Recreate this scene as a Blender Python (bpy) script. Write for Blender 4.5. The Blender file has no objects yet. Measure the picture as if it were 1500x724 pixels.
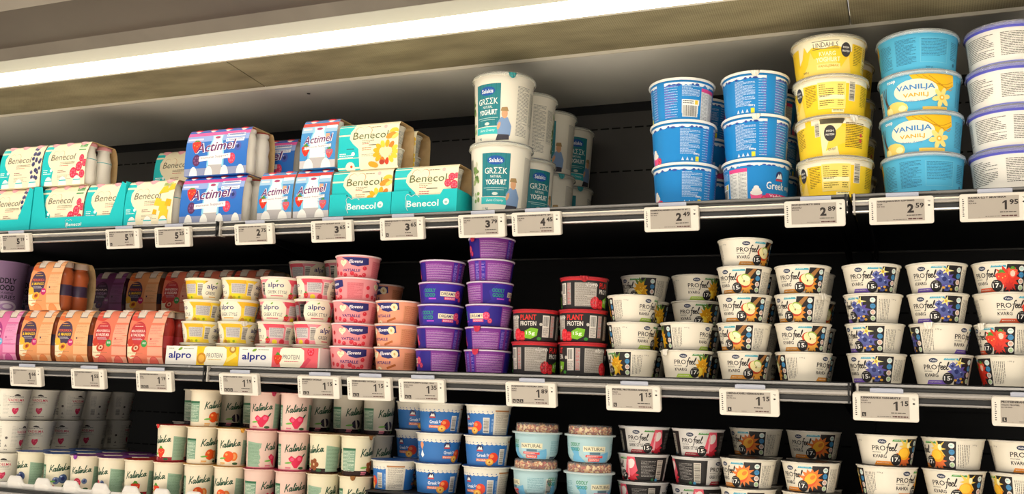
import bpy, math, random
from mathutils import Matrix, Vector
from mathutils.geometry import tessellate_polygon
R_ = random.Random(7)
C = bpy.context.scene.collection
sc = bpy.context.scene

# ------------------------------------------------------------------ camera
F_PX, CX, CY, CAMY, H0 = 1418.6, 750.0, 362.0, -1.62, 1.40
ROT = Matrix(((0.92457801, 0.02492341, 0.38017671),
              (0.37910661, -0.15935329, -0.91152878),
              (0.037864, 0.98690696, -0.15678317)))
cam_d = bpy.data.cameras.new('camera'); cam = bpy.data.objects.new('camera', cam_d); C.objects.link(cam)
cam.matrix_world = Matrix.Translation((0, CAMY, H0)) @ ROT.to_4x4()
cam_d.sensor_width = 36.0; cam_d.lens = 36.0*F_PX/1500.0; cam_d.clip_start = 0.05
sc.camera = cam
sc.view_settings.view_transform = 'Standard'; sc.view_settings.look = 'None'
sc.view_settings.gamma = 1; sc.view_settings.use_curve_mapping = False
sc.view_settings.exposure = -0.14

# ------------------------------------------------------------------ light of the shop
w = bpy.data.worlds.new('shop_air'); sc.world = w; w.use_nodes = True
bg = w.node_tree.nodes['Background']; bg.inputs[0].default_value = (1.0, 0.93, 0.85, 1); bg.inputs[1].default_value = 0.58
STRIP_POWER = 12.0
def area(name, loc, target, sx, sy, power, col):
    l = bpy.data.lights.new(name, 'AREA'); l.shape = 'RECTANGLE'; l.size = sx; l.size_y = sy; l.energy = power; l.color = col
    o = bpy.data.objects.new(name, l); C.objects.link(o); o.location = loc
    d = Vector(target)-Vector(loc); o.rotation_euler = d.to_track_quat('-Z', 'Y').to_euler(); return o
area('shop_lamps_and_fill', (-1.3, -1.9, 3.1), (-1.0, 0.0, 1.5), 4.0, 0.5, 38, (1.0, 0.90, 0.78))
area('shop_lamps_and_fill', (-1.0, -3.6, 3.1), (-1.0, -2.6, 0.0), 6.0, 0.8, 320, (1.0, 0.92, 0.82)).data.spread = math.radians(80)  # added fill aimed at the floor; its bounce brightens the inner ceiling panel
area('shop_lamps_and_fill', (0.9, -1.9, 3.1), (0.2, 0.0, 1.5), 1.6, 0.5, 12, (1.0, 0.90, 0.78))

# ------------------------------------------------------------------ materials
MATS = {}
def lin(h):
    h = h.lstrip('#'); out = []
    for i in (0, 2, 4):
        c = int(h[i:i+2], 16)/255.0
        out.append(c/12.92 if c <= .04045 else ((c+.055)/1.055)**2.4)
    return tuple(out)
def M(col, rough=.45, metal=0.0, trans=0.0, alpha=1.0, coat=0.0):
    key = (col, rough, metal, trans, alpha, coat)
    if key in MATS: return MATS[key]
    m = bpy.data.materials.new('surface_'+col.lstrip('#')); m.use_nodes = True
    b = m.node_tree.nodes['Principled BSDF']
    b.inputs['Base Color'].default_value = (*lin(col), 1)
    b.inputs['Roughness'].default_value = rough; b.inputs['Metallic'].default_value = metal
    b.inputs['Transmission Weight'].default_value = trans; b.inputs['Alpha'].default_value = alpha
    b.inputs['Coat Weight'].default_value = coat; b.inputs['IOR'].default_value = 1.4
    nt = m.node_tree
    n = nt.nodes.new('ShaderNodeTexNoise'); n.inputs['Scale'].default_value = 60
    tc = nt.nodes.new('ShaderNodeTexCoord'); nt.links.new(tc.outputs['Object'], n.inputs['Vector'])
    mr = nt.nodes.new('ShaderNodeMapRange'); mr.inputs['To Min'].default_value = max(0.02, rough-.06); mr.inputs['To Max'].default_value = min(1, rough+.06)
    nt.links.new(n.outputs['Fac'], mr.inputs['Value']); nt.links.new(mr.outputs['Result'], b.inputs['Roughness'])
    MATS[key] = m; return m
def noise_mat(name, c1, c2, scale, rough, metal=0.0, stretch=(1, 1, 1), bump=0.0, detail=4):
    m = bpy.data.materials.new(name); m.use_nodes = True; nt = m.node_tree; b = nt.nodes['Principled BSDF']
    tc = nt.nodes.new('ShaderNodeTexCoord'); mp = nt.nodes.new('ShaderNodeMapping'); mp.inputs['Scale'].default_value = stretch
    n = nt.nodes.new('ShaderNodeTexNoise'); n.inputs['Scale'].default_value = scale; n.inputs['Detail'].default_value = detail
    cr = nt.nodes.new('ShaderNodeValToRGB'); cr.color_ramp.elements[0].position = .3; cr.color_ramp.elements[1].position = .7
    cr.color_ramp.elements[0].color = (*lin(c1), 1); cr.color_ramp.elements[1].color = (*lin(c2), 1)
    nt.links.new(tc.outputs['Object'], mp.inputs[0]); nt.links.new(mp.outputs[0], n.inputs['Vector']); nt.links.new(n.outputs['Fac'], cr.inputs[0])
    nt.links.new(cr.outputs[0], b.inputs['Base Color']); b.inputs['Roughness'].default_value = rough; b.inputs['Metallic'].default_value = metal
    if bump:
        bp = nt.nodes.new('ShaderNodeBump'); bp.inputs['Strength'].default_value = bump; bp.inputs['Distance'].default_value = .002
        nt.links.new(n.outputs['Fac'], bp.inputs['Height']); nt.links.new(bp.outputs[0], b.inputs['Normal'])
    return m

# ------------------------------------------------------------------ objects
def tag(o, label, cat, group=None, kind=None):
    if label:
        n = len(label.split()); assert 4 <= n <= 16, (n, label)
        o['label'] = label
    if cat: o['category'] = cat
    if group: o['group'] = group
    if kind: o['kind'] = kind
    return o
def empty(name, loc, rz=0.0):
    o = bpy.data.objects.new(name, None); o.empty_display_size = .02; C.objects.link(o); o.location = loc; o.rotation_euler = (0, 0, rz); return o
class MB:
    """collects faces with a material each; every vertex has its own normal"""
    def __init__(s): s.v = []; s.f = []; s.n = []; s.m = []; s.mats = []
    def mi(s, mat):
        if isinstance(mat, str): mat = M(mat)
        if mat not in s.mats: s.mats.append(mat)
        return s.mats.index(mat)
    def face(s, pts, mat, nrm=None):
        if nrm is None:
            a = Vector(pts[1])-Vector(pts[0]); b = Vector(pts[2])-Vector(pts[1]); q = a.cross(b)
            if q.length < 1e-14 and len(pts) > 3: b = Vector(pts[3])-Vector(pts[0]); q = a.cross(b)
            q = q.normalized() if q.length else Vector((0, 0, 1)); nrm = [q]*len(pts)
        k = len(s.v); s.v += [tuple(p) for p in pts]; s.n += [tuple(q) for q in nrm]
        s.f.append(tuple(range(k, k+len(pts)))); s.m.append(s.mi(mat))
    def box(s, x0, x1, y0, y1, z0, z1, mat):
        P = [(x, y, z) for x in (x0, x1) for y in (y0, y1) for z in (z0, z1)]
        for q in ((0, 1, 3, 2), (4, 6, 7, 5), (0, 4, 5, 1), (2, 3, 7, 6), (0, 2, 6, 4), (1, 5, 7, 3)): s.face([P[i] for i in q], mat)
    def prism_x(s, prof, x0, x1, mats, caps=True):
        """closed (y,z) outline, counterclockwise seen from +x, swept along x; mats: one or one per edge"""
        n = len(prof)
        for i in range(n):
            a, b = prof[i], prof[(i+1) % n]; m = mats[i] if isinstance(mats, list) else mats
            s.face([(x0, *a), (x0, *b), (x1, *b), (x1, *a)][::-1], m)
        if caps:
            m = mats[0] if isinstance(mats, list) else mats
            for t in tessellate_polygon([[Vector((0, *p)) for p in prof]]):
                s.face([(x1, *prof[i]) for i in t], m); s.face([(x0, *prof[i]) for i in reversed(t)], m)
    def sheet_y(s, outline, y0, y1, mat, edge=None):
        """(x,z) outline given a thickness from y0 to y1"""
        edge = edge or mat; n = len(outline)
        for t in tessellate_polygon([[Vector((p[0], p[1], 0)) for p in outline]]):
            a = [(outline[i][0], y0, outline[i][1]) for i in t]; nn = (Vector(a[1])-Vector(a[0])).cross(Vector(a[2])-Vector(a[1]))
            if nn.y > 0: a = a[::-1]
            s.face(a, mat); s.face([(p[0], y1, p[2]) for p in a[::-1]], edge)
        for i in range(n):
            a, b = outline[i], outline[(i+1) % n]
            s.face([(a[0], y0, a[1]), (b[0], y0, b[1]), (b[0], y1, b[1]), (a[0], y1, a[1])], edge)
    def lathe(s, prof, mat, n=40, smooth=False, cap0=True, cap1=True):
        """(r,z) points from bottom to top; mat one or one per band"""
        sl = []
        for i in range(len(prof)-1):
            dr = prof[i+1][0]-prof[i][0]; dz = prof[i+1][1]-prof[i][1]; L = math.hypot(dr, dz) or 1; sl.append((dz/L, -dr/L))
        cs = [(math.sin(2*math.pi*k/n), -math.cos(2*math.pi*k/n)) for k in range(n+1)]
        for i in range(len(prof)-1):
            m = mat[i] if isinstance(mat, list) else mat
            if m is None: continue
            na = nb = sl[i]
            if smooth:
                if i > 0: na = ((sl[i][0]+sl[i-1][0])/2, (sl[i][1]+sl[i-1][1])/2)
                if i < len(sl)-1: nb = ((sl[i][0]+sl[i+1][0])/2, (sl[i][1]+sl[i+1][1])/2)
            (ra, za), (rb, zb) = prof[i], prof[i+1]
            for k in range(n):
                a, b = cs[k], cs[k+1]
                s.face([(ra*a[0], ra*a[1], za), (ra*b[0], ra*b[1], za), (rb*b[0], rb*b[1], zb), (rb*a[0], rb*a[1], zb)], m,
                       [(na[0]*a[0], na[0]*a[1], na[1]), (na[0]*b[0], na[0]*b[1], na[1]), (nb[0]*b[0], nb[0]*b[1], nb[1]), (nb[0]*a[0], nb[0]*a[1], nb[1])])
        m0 = mat[0] if isinstance(mat, list) else mat; m1 = mat[-1] if isinstance(mat, list) else mat
        if cap0 and prof[0][0] > 0: s.face([(prof[0][0]*c[0], prof[0][0]*c[1], prof[0][1]) for c in cs[:-1]][::-1], m0 or mat[1])
        if cap1 and prof[-1][0] > 0: s.face([(prof[-1][0]*c[0], prof[-1][0]*c[1], prof[-1][1]) for c in cs[:-1]], m1)
    def art(s, art, mp, u_step=4.0, v_step=None):
        for (L, col, poly) in art.polys:
            mat = M(col, art.rough) if isinstance(col, str) else col
            for q in clip_strips(poly, 0, u_step):
                for q2 in (clip_strips(q, 1, v_step) if v_step else (q,)):
                    P = [mp(u, v, L) for u, v in q2]
                    s.face([p[0] for p in P], mat, [p[1] for p in P])
    def mesh(s, name):
        me = bpy.data.meshes.new(name); me.from_pydata(s.v, [], s.f)
        for m in s.mats: me.materials.append(m)
        me.polygons.foreach_set('material_index', s.m); me.polygons.foreach_set('use_smooth', [True]*len(s.f))
        me.update(); me.normals_split_custom_set_from_vertices([Vector(n).normalized() if Vector(n).length > 0 else Vector((0, 0, 1)) for n in s.n])
        return me
    def build(s, name, parent=None, loc=None, kind=None):
        o = bpy.data.objects.new(name, s.mesh(name)); C.objects.link(o)
        if parent: o.parent = parent
        if loc: o.location = loc
        if kind: o['kind'] = kind
        return o
def clip_strips(poly, ax, st):
    lo = min(p[ax] for p in poly); hi = max(p[ax] for p in poly)
    k0 = math.floor(lo/st+1e-6); k1 = math.ceil(hi/st-1e-6)
    if k1-k0 <= 1: return [poly]
    out = []
    for k in range(k0, k1):
        q = half(half(poly, ax, k*st, 1), ax, (k+1)*st, -1)
        if len(q) > 2: out.append(q)
    return out
def half(poly, ax, c, sg):
    out = []; n = len(poly)
    for i in range(n):
        a, b = poly[i], poly[(i+1) % n]; da, db = sg*(a[ax]-c), sg*(b[ax]-c)
        if da >= 0: out.append(a)
        if (da > 1e-9 and db < -1e-9) or (da < -1e-9 and db > 1e-9):
            t = da/(da-db); out.append((a[0]+t*(b[0]-a[0]), a[1]+t*(b[1]-a[1])))
    return out
TXT = {}
def text_polys(txt, bold, shear):
    key = (txt, bold, shear)
    if key not in TXT:
        cu = bpy.data.curves.new('lettering', 'FONT'); cu.body = txt; cu.size = 1; cu.offset = bold*.45; cu.shear = shear; cu.resolution_u = 2; cu.fill_mode = 'FRONT'
        ob = bpy.data.objects.new('lettering', cu); C.objects.link(ob)
        dg = bpy.context.evaluated_depsgraph_get(); me = bpy.data.meshes.new_from_object(ob.evaluated_get(dg))
        vs = [v.co.copy() for v in me.vertices]; fs = []
        for p in me.polygons:
            q = [(vs[i].x, vs[i].y) for i in p.vertices]
            if p.normal.z < 0: q = q[::-1]
            fs.append(q)
        bpy.data.objects.remove(ob); bpy.data.curves.remove(cu); bpy.data.meshes.remove(me)
        if fs:
            xs = [x for f in fs for x, y in f]; ys = [y for f in fs for x, y in f]; bb = (min(xs), min(ys), max(xs), max(ys))
        else: bb = (0, 0, 1, 1)
        TXT[key] = (fs, bb)
    return TXT[key]
def spline(pts, n=5):
    out = []; P = [pts[0]]+list(pts)+[pts[-1]]
    for i in range(1, len(P)-2):
        p0, p1, p2, p3 = P[i-1], P[i], P[i+1], P[i+2]
        for k in range(n):
            t = k/n; t2 = t*t; t3 = t2*t
            out.append(tuple(.5*(2*p1[j]+(p2[j]-p0[j])*t+(2*p0[j]-5*p1[j]+4*p2[j]-p3[j])*t2+(3*p1[j]-p0[j]-3*p2[j]+p3[j])*t3) for j in (0, 1)))
    out.append(pts[-1]); return out
FEEL = [[(-.1, -.75), (.15, -.5), (.4, .9), (.6, 1.8), (.85, 2.1), (.95, 1.9)], [(.1, 1.0), (.75, 1.1)],
        [(.75, .55), (1.15, .7), (1.2, 1.0), (.95, 1.0), (.75, .55), (.85, .1), (1.15, .1), (1.4, .55), (1.8, .7), (1.85, 1.0), (1.6, 1.0), (1.4, .55), (1.5, .1), (1.8, .1), (2.15, .6), (2.6, 1.6), (2.65, 2.15), (2.4, 1.6), (2.15, .5), (2.25, .05), (2.6, .2)]]
KAL = [[(.45, 2.0), (.25, 1.0), (.0, .0)], [(1.15, 1.9), (.7, 1.3), (.25, .95), (.6, .7), (.85, .1)],
       [(1.75, .85), (1.45, .95), (1.15, .5), (1.3, .05), (1.6, .5), (1.8, .9), (1.65, .2), (1.85, .1), (2.3, 1.1), (2.55, 1.95), (2.35, 1.6), (2.15, .3), (2.35, .1), (2.6, .9), (2.6, .1), (2.8, .3), (2.95, .9), (2.9, .1), (3.2, .85), (3.4, .8), (3.35, .1), (3.6, .2), (3.9, 1.2), (4.15, 2.0)], [(4.15, 2.0), (3.85, 1.0), (3.7, .0)],
       [(3.75, .45), (4.1, .65), (4.35, .95)], [(3.9, .5), (4.1, .1), (4.5, .2), (4.8, .6)],
       [(5.2, .85), (4.95, .95), (4.7, .5), (4.85, .05), (5.1, .5), (5.3, .9), (5.2, .2), (5.5, .15)], [(2.75, 1.3), (2.85, 1.4)]]
class Art:
    """flat graphics in millimetres; each new shape lies on the ones it overlaps"""
    def __init__(s, rough=.4, seed=1): s.polys = []; s.bb = []; s.rough = rough; s.r = random.Random(seed); s.base = 0
    def add(s, col, polys, bb=None):
        if not polys: return
        if bb is None:
            xs = [p[0] for q in polys for p in q]; ys = [p[1] for q in polys for p in q]; bb = (min(xs), min(ys), max(xs), max(ys))
        L = s.base
        for (b, l) in s.bb:
            if b[0] < bb[2] and b[2] > bb[0] and b[1] < bb[3] and b[3] > bb[1] and l >= L: L = l+1
        s.bb.append((bb, L))
        for q in polys: s.polys.append((L, col, q))
    def rect(s, u0, v0, u1, v1, col): s.add(col, [[(u0, v0), (u1, v0), (u1, v1), (u0, v1)]])
    def poly(s, pts, col):
        area2 = sum(pts[i][0]*pts[(i+1) % len(pts)][1]-pts[(i+1) % len(pts)][0]*pts[i][1] for i in range(len(pts)))
        T = tessellate_polygon([[Vector((p[0], p[1], 0)) for p in pts]]); out = []
        for t in T:
            q = [pts[i] for i in t]
            if (q[1][0]-q[0][0])*(q[2][1]-q[0][1])-(q[1][1]-q[0][1])*(q[2][0]-q[0][0]) < 0: q = q[::-1]
            out.append(q)
        s.add(col, out)
    def ell(s, u, v, a, b, col, n=16, rot=0):
        c, d = math.cos(rot), math.sin(rot)
        P = [(a*math.cos(2*math.pi*k/n), b*math.sin(2*math.pi*k/n)) for k in range(n)]
        s.add(col, [[(u+c*x-d*y, v+d*x+c*y) for x, y in P]])
    def text(s, txt, u, v, h, col, w=None, bold=.0, shear=0, align='l', rot=0):
        """cap height-ish h: the lettering's own box is scaled to height h and width w, left bottom at u,v"""
        fs, bb = text_polys(txt, bold, shear); sy = h/(bb[3]-bb[1]); W = w or (bb[2]-bb[0])*sy; sx = W/(bb[2]-bb[0])
        off = {'l': 0, 'c': -W/2, 'r': -W}[align]; c, d = math.cos(rot), math.sin(rot); out = []
        for q in fs:
            qq = []
            for x, y in q:
                X = (x-bb[0])*sx+off; Y = (y-bb[1])*sy; qq.append((u+c*X-d*Y, v+d*X+c*Y))
            out.append(qq)
        s.add(col, out)
    def stroke(s, pts, wd, col, smooth=True, add=True):
        P = spline(pts) if smooth and len(pts) > 2 else pts; out = []
        for i in range(len(P)-1):
            a, b = P[i], P[i+1]; dx, dy = b[0]-a[0], b[1]-a[1]; L = math.hypot(dx, dy)
            if L < 1e-6: continue
            nx, ny = -dy/L*wd/2, dx/L*wd/2; ex, ey = dx/L*wd*.3, dy/L*wd*.3
            out.append([(a[0]-nx-ex, a[1]-ny-ey), (b[0]-nx+ex, b[1]-ny+ey), (b[0]+nx+ex, b[1]+ny+ey), (a[0]+nx-ex, a[1]+ny-ey)])
        if add: s.add(col, out)
        return out
    def script(s, strokes, u, v, sc_, wd, col, rise=0):
        out = []
        for st in strokes: out += s.stroke([(u+x*sc_, v+y*sc_*.9+x*sc_*rise) for x, y in st], wd, col, add=False)
        s.add(col, out)
    def star(s, u, v, r0, r1, n, col):
        P = []
        for k in range(2*n):
            a = math.pi*k/n; r = (r1*s.r.uniform(.8, 1.1) if k % 2 == 0 else r0*s.r.uniform(.85, 1.1)); P.append((u+r*math.cos(a), v+r*math.sin(a)))
        s.poly(P, col)
    def micro(s, u0, v0, u1, v1, col, pitch=1.9, th=.7, fill=.95):
        out = []; v = v1-th
        while v > v0:
            u = u0; end = u1-(s.r.random() < .25)*(u1-u0)*s.r.uniform(.1, .6)
            while u < end-1:
                l = min(s.r.uniform(1.5, 6), end-u); out.append([(u, v), (u+l, v), (u+l, v+th), (u, v+th)]); u += l+.7
            v -= pitch
        s.add(col, out, (u0, v0, u1, v1))
    def bars(s, u0, v0, u1, v1, bgc='#f2f0ea', vertical=True, col='#1a1a1a'):
        s.rect(u0, v0, u1, v1, bgc); out = []; p = .9
        a, b = (u0+1, u1-1) if vertical else (v0+1, v1-1); t = a
        while t < b-.6:
            wd = s.r.choice((.35, .5, .9)); wd = min(wd, b-t)
            out.append([(t, v0+1), (t+wd, v0+1), (t+wd, v1-1), (t, v1-1)] if vertical else [(u0+1, t), (u1-1, t), (u1-1, t+wd), (u0+1, t+wd)]); t += wd+s.r.choice((.35, .6, .8))
        s.add(col, out)
    def heart(s, u, v, a, col, wd=0):
        P = []
        for k in range(28):
            t = 2*math.pi*k/28; P.append((u+a*math.sin(t)**3, v+a*(13*math.cos(t)-5*math.cos(2*t)-2*math.cos(3*t)-math.cos(4*t))/16))
        if wd: s.stroke(P+[P[0]], wd, col, smooth=False)
        else: s.poly(P[::-1], col)
    # fruit
    def blueberry(s, u, v, r, c='#4a5bb0'): s.ell(u, v, r, r, c); s.ell(u, v, r*.45, r*.45, '#27306b', 8); s.ell(u-r*.4, v+r*.5, r*.25, r*.16, '#a9b6e6', 8)
    def raspberry(s, u, v, r, c='#d8304f', c2='#f06f85'):
        s.ell(u, v, r*.9, r, c, 14)
        for k in range(6): s.ell(u+r*.5*math.cos(k*1.05), v+r*.5*math.sin(k*1.05), r*.2, r*.2, c2, 7)
    def strawberry(s, u, v, r, c='#d92f1d'):
        s.poly([(u-r*.85, v+r*.5), (u-r*.75, v-.1*r), (u-r*.3, v-r*.8), (u, v-r), (u+r*.35, v-r*.75), (u+r*.8, v), (u+r*.85, v+r*.5), (u+r*.4, v+r*.8), (u-r*.4, v+r*.8)], c)
        for a in (-.4, .1, .45): s.ell(u+a*r, v-.1*r+abs(a)*r*.6, r*.07, r*.1, '#f6c55a', 6)
        s.poly([(u-r*.5, v+r*.6), (u, v+r*.7), (u+r*.5, v+r*.6), (u+r*.2, v+r*1.1), (u-r*.2, v+r*1.15)], '#4f8f2c')
    def leaf(s, u, v, l, wd, rot, col='#4d9440'): s.ell(u, v, l, wd, col, 10, rot)
# ------------------------------------------------------------------ printed designs (millimetres, wrapped on the pots)
CREAM = '#e6dfcd'; INK = '#231f20'
def art_quark(fl, badge='15', seed=1, white=False):
    A = Art(.42, seed)
    for i, word in ((-1, 'RAHKA'), (0, 'KVARG'), (1, 'RAHKA')):
        o = i*132.0
        if i: lo, hi = (-132, -66) if i < 0 else (66, 132)
        word2 = 'RAHKA' if i else 'KVARG'
        if white: word2 = 'GREEK STYLE'
        A.poly([(o+12, 0), (o+19, 42.5), (o+(92 if white else 46), 42.5), (o+(92 if white else 45), 0)], '#211e1f')
        A.text('PRO', o-34, 23.5, 7.6, INK, 20.5, .02)
        A.script(FEEL, o-12.5, 23.5, 6.0, 1.35, INK)
        A.ell(o-18, 37.6, 6.4, 3.5, '#26324f', 14); A.text('Valio', o-22.6, 36.2, 2.8, '#e8e8e8', 9.2, .02)
        A.text('PROTEIINI', o-34, 20, 1.7, INK, 13, .02)
        A.text(word2, o-34, 12.2, 5.4, INK, 22 if not white else 29, .04)
        rc, rt_, topc = {'pineapple': ('#a9c84a', 'ANANAS', '#3d8a38'), 'apple': ('#cf8a2e', 'OMENA & KANELI', '#4aa7b8'), 'blueberry': ('#7558b4', 'VANILJA & MUSTIKKA', '#3fa3bd'),
                         'strawberry': ('#e8603a', 'MANSIKKA', '#3fa3bd'), 'peach': ('#ea9030', 'PERSIKKA', '#3fa3bd'), 'orange': ('#ea9030', 'MANGO & VANILJA', '#4c9a3c'), 'rhubarb': ('#b02a3e', 'RAPARPERI', '#3f8a2e')}[fl]
        A.poly([(o-33, 1.0), (o+1, 1.0), (o+1, 7.4), (o-29, 7.4)], rc); A.text(rt_, o-28, 3.6, 1.7, '#fff6e0', 20, .01)
        A.poly([(o-4, 38.2), (o+18, 38.2), (o+17, 41.2), (o-2, 41.2)], topc); A.micro(o-1, 39, o+15, 40.6, '#dff0e8', 9, .6)
        u, v = o+20, 21; n_before = len(A.polys)
        if fl == 'pineapple':
            A.poly([(u-4, v+6), (u-9, v+17), (u-2, v+12), (u-1, v+20), (u+3, v+12), (u+9, v+18), (u+6, v+6)], '#5f7f2d')
            A.star(u, v-1, 9, 15, 11, '#e9ab1c'); A.ell(u, v-2, 8, 11, '#d99a12'); A.ell(u-5, v-8, 7, 6.5, '#f4cf3a'); A.ell(u-5, v-8, 2, 2, '#fbeaa0', 8)
            for k in range(7): A.ell(u+A.r.uniform(-5, 6), v+A.r.uniform(-4, 8), 1.0, 1.0, '#f6d550', 6)
        elif fl == 'apple':
            A.poly([(u+2, v+8), (u+14, v+20), (u+17, v+18), (u+7, v+4)], '#a8743d')
            A.star(u, v-4, 9, 15, 12, '#d9872a'); A.star(u+3, v-10, 5, 9, 8, '#e7a33f'); A.ell(u-2, v, 11, 8.5, '#c7431f', 16, -.5); A.ell(u-1, v+1.2, 9.6, 7, '#efe3a6', 16, -.5)
            A.ell(u+2, v+5, 7, 4.6, '#9dbb4e', 12, -.5); A.ell(u+2, v+4.2, 6, 3.6, '#f2ecc0', 12, -.5); A.ell(u-1, v, 1, 1.6, '#6b4022', 6)
        elif fl == 'blueberry':
            A.star(u, v, 9, 16, 12, '#5b4aa0'); A.star(u+2, v+11, 2.6, 9, 5, '#efe59a'); A.ell(u+2, v+11, 2, 2, '#d9b53a', 8)
            for a, b, r in ((-1, 0, 7), (-8, -7, 4.5), (7, -3, 4.6), (3, -11, 4.4), (-7, 7, 4)): A.blueberry(u+a, v+b, r, '#55609f')
            for a, b in ((6, -9), (9, -13), (-2, -11)): A.ell(u+a, v+b, 2.2, 1.6, '#e6a93a', 8)
        elif fl == 'strawberry':
            A.star(u+2, v, 10, 17, 13, '#d8321e'); A.strawberry(u-5, v+1, 9, '#e0402a'); A.strawberry(u+8, v+7, 7, '#e8553c'); A.ell(u+8, v+6, 3, 4, '#f9c9b4', 10); A.star(u+4, v-10, 4, 8, 8, '#c6261a')
        elif fl == 'peach':
            A.star(u, v, 10, 17, 13, '#e27a2e'); A.ell(u-2, v-1, 10, 8, '#e2571f', 16, .6); A.ell(u-1, v+1, 9, 6.4, '#f6b32c', 16, .6); A.ell(u+2, v+3, 4, 2.6, '#e27f1d', 10, .6)
        elif fl == 'orange':
            A.star(u+2, v+8, 5, 13, 8, '#eecb5a'); A.star(u, v-7, 8, 14, 12, '#dd6a2c'); A.ell(u, v-1, 9, 8, '#f3a81b', 16); A.ell(u-1, v, 7, 6, '#fac43a', 14); A.ell(u+5, v+10, 2.5, 4, '#f5efc0', 8)
        else:
            A.star(u+4, v-8, 8, 12, 10, '#cf2438'); A.poly([(u-8, v-5), (u-2, v+18), (u+10, v+19), (u+14, v-2), (u+4, v-10)], '#e7596c'); A.ell(u+4, v+8, 5.5, 7.5, '#f4e8e2', 14, -.5); A.poly([(u-3, v-12), (u-1, v+14), (u+1, v+14), (u, v-12)], '#f2b0b8')
        A.polys[n_before:] = [(L, c, half(half([(u-3+(x-u)*1.18, 21+(y-21)*1.2) for x, y in p], 1, .3, 1), 1, 42.5, -1)) for (L, c, p) in A.polys[n_before:]]; A.polys = [q for q in A.polys if len(q[2]) > 2]
        A.ell(o+3, 10.2, 9.0, 9.0, '#1c1a1b', 18); A.text(badge, o-3.6, 7.0, 6.8, '#f4f1ea', 10.0, .04); A.text('g', o+7.2, 8.0, 2.6, '#f4f1ea'); A.micro(o-1.5, 15.5, o+7.5, 16.5, '#cfcac0', 8, .5)
        for k, c in enumerate(('#cfe6df', '#3f86b8', '#dcb7a6', '#bfd9a6')):
            if white: continue
            A.ell(o+39.5, 36-k*9.6, 4.2, 4.2, '#e8e6de' if k != 1 else c, 14); A.ell(o+39.5, 36-k*9.6, 3.2, 3.2, c, 12); A.micro(o+37, 35.5-k*9.6, o+42, 37-k*9.6, '#4a5a4a', 1.2, .5)
        if white:
            A.micro(o+40, 8, o+66, 36, '#a8a4a0', 2.2, .6); A.bars(o+69, 4, o+81, 38, '#d9d2c4', False); A.ell(o+70, 3.4, 3, 3, '#4a9ac8', 8); A.ell(o+62, 3.4, 3, 3, '#3a7a4a', 8)
        else:
            out = []
            for k in range(7):
                u0 = o+49+k*2.6; v0 = 4+A.r.uniform(0, 10 if k > 4 else 1); v = 38
                while v > v0: l = A.r.uniform(2, 6); out.append([(u0, max(v0, v-l)), (u0+.8, max(v0, v-l)), (u0+.8, v), (u0, v)]); v -= l+.8
            A.add('#57524c', out, (o+49, 4, o+68, 38)); A.text('175 g', o+70, 36.5, 2.2, INK, 8)
    # keep one turn only
    q = []
    for (L, c, p) in A.polys:
        p2 = half(half(p, 0, -132.0, 1), 0, 132.0, -1)
        if len(p2) > 2: q.append((L, c, p2))
    A.polys = q; return A
def wrapcut(A, W):
    q = []
    for (L, c, p) in A.polys:
        for s in (-1, 0, 1):
            p2 = half(half([(x+s*2*W, y) for x, y in p], 0, -W, 1), 0, W, -1)
            if len(p2) > 2: q.append((L, c, p2))
    A.polys = q; return A
def art_berry_purple(seed=3):      # R 40 -> half turn 126
    A = Art(.35, seed); dark = '#8a3c9a'
    A.rect(-58, 0, 60, 38, '#3a2a9e'); A.poly([(22, 0), (36, 12), (30, 26), (40, 38), (60, 38), (60, 0)], '#2c1f86'); A.poly([(-58, 0), (-40, 8), (-46, 24), (-30, 38), (-58, 38)], '#2c1f86')
    A.text('ODDLY', -40, 22.5, 7, '#2f9e74', 25, .05); A.text('GOOD', -39, 13.5, 7, '#2f9e74', 23, .05); A.rect(-30, 9, -14, 11.4, '#c04ad0')
    A.rect(-6, 15, 26, 24.5, '#efe3c0'); A.text('DREAMY', -4, 17, 5.6, '#3a2466', 28, .02); A.rect(2, 8.5, 26, 14, '#dd3f74'); A.text('BERRIES', 4, 9.6, 3.2, '#f9d6e0', 20, .02)
    A.raspberry(31, 20, 7.5, '#dd3a66', '#f2809c'); A.raspberry(38, 11, 5, '#c22c5c')
    for k in range(8):
        v = 34-k*4.4
        if v > 1: A.micro(62, v-3.0, 114, v, '#c98ad2', 1.3, .55); A.rect(62, v-3.9, 114, v-3.45, '#d9c2dc')
        if v > 1: A.micro(138, v-3.0, 190, v, '#c98ad2', 1.3, .55); A.rect(138, v-3.9, 190, v-3.45, '#d9c2dc')
    A.rect(117, 0, 134, 38, '#3a2a9e'); A.micro(119, 2, 132, 34, '#c9a8e8', 2.2, .6)
    return wrapcut(A, 126)
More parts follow.
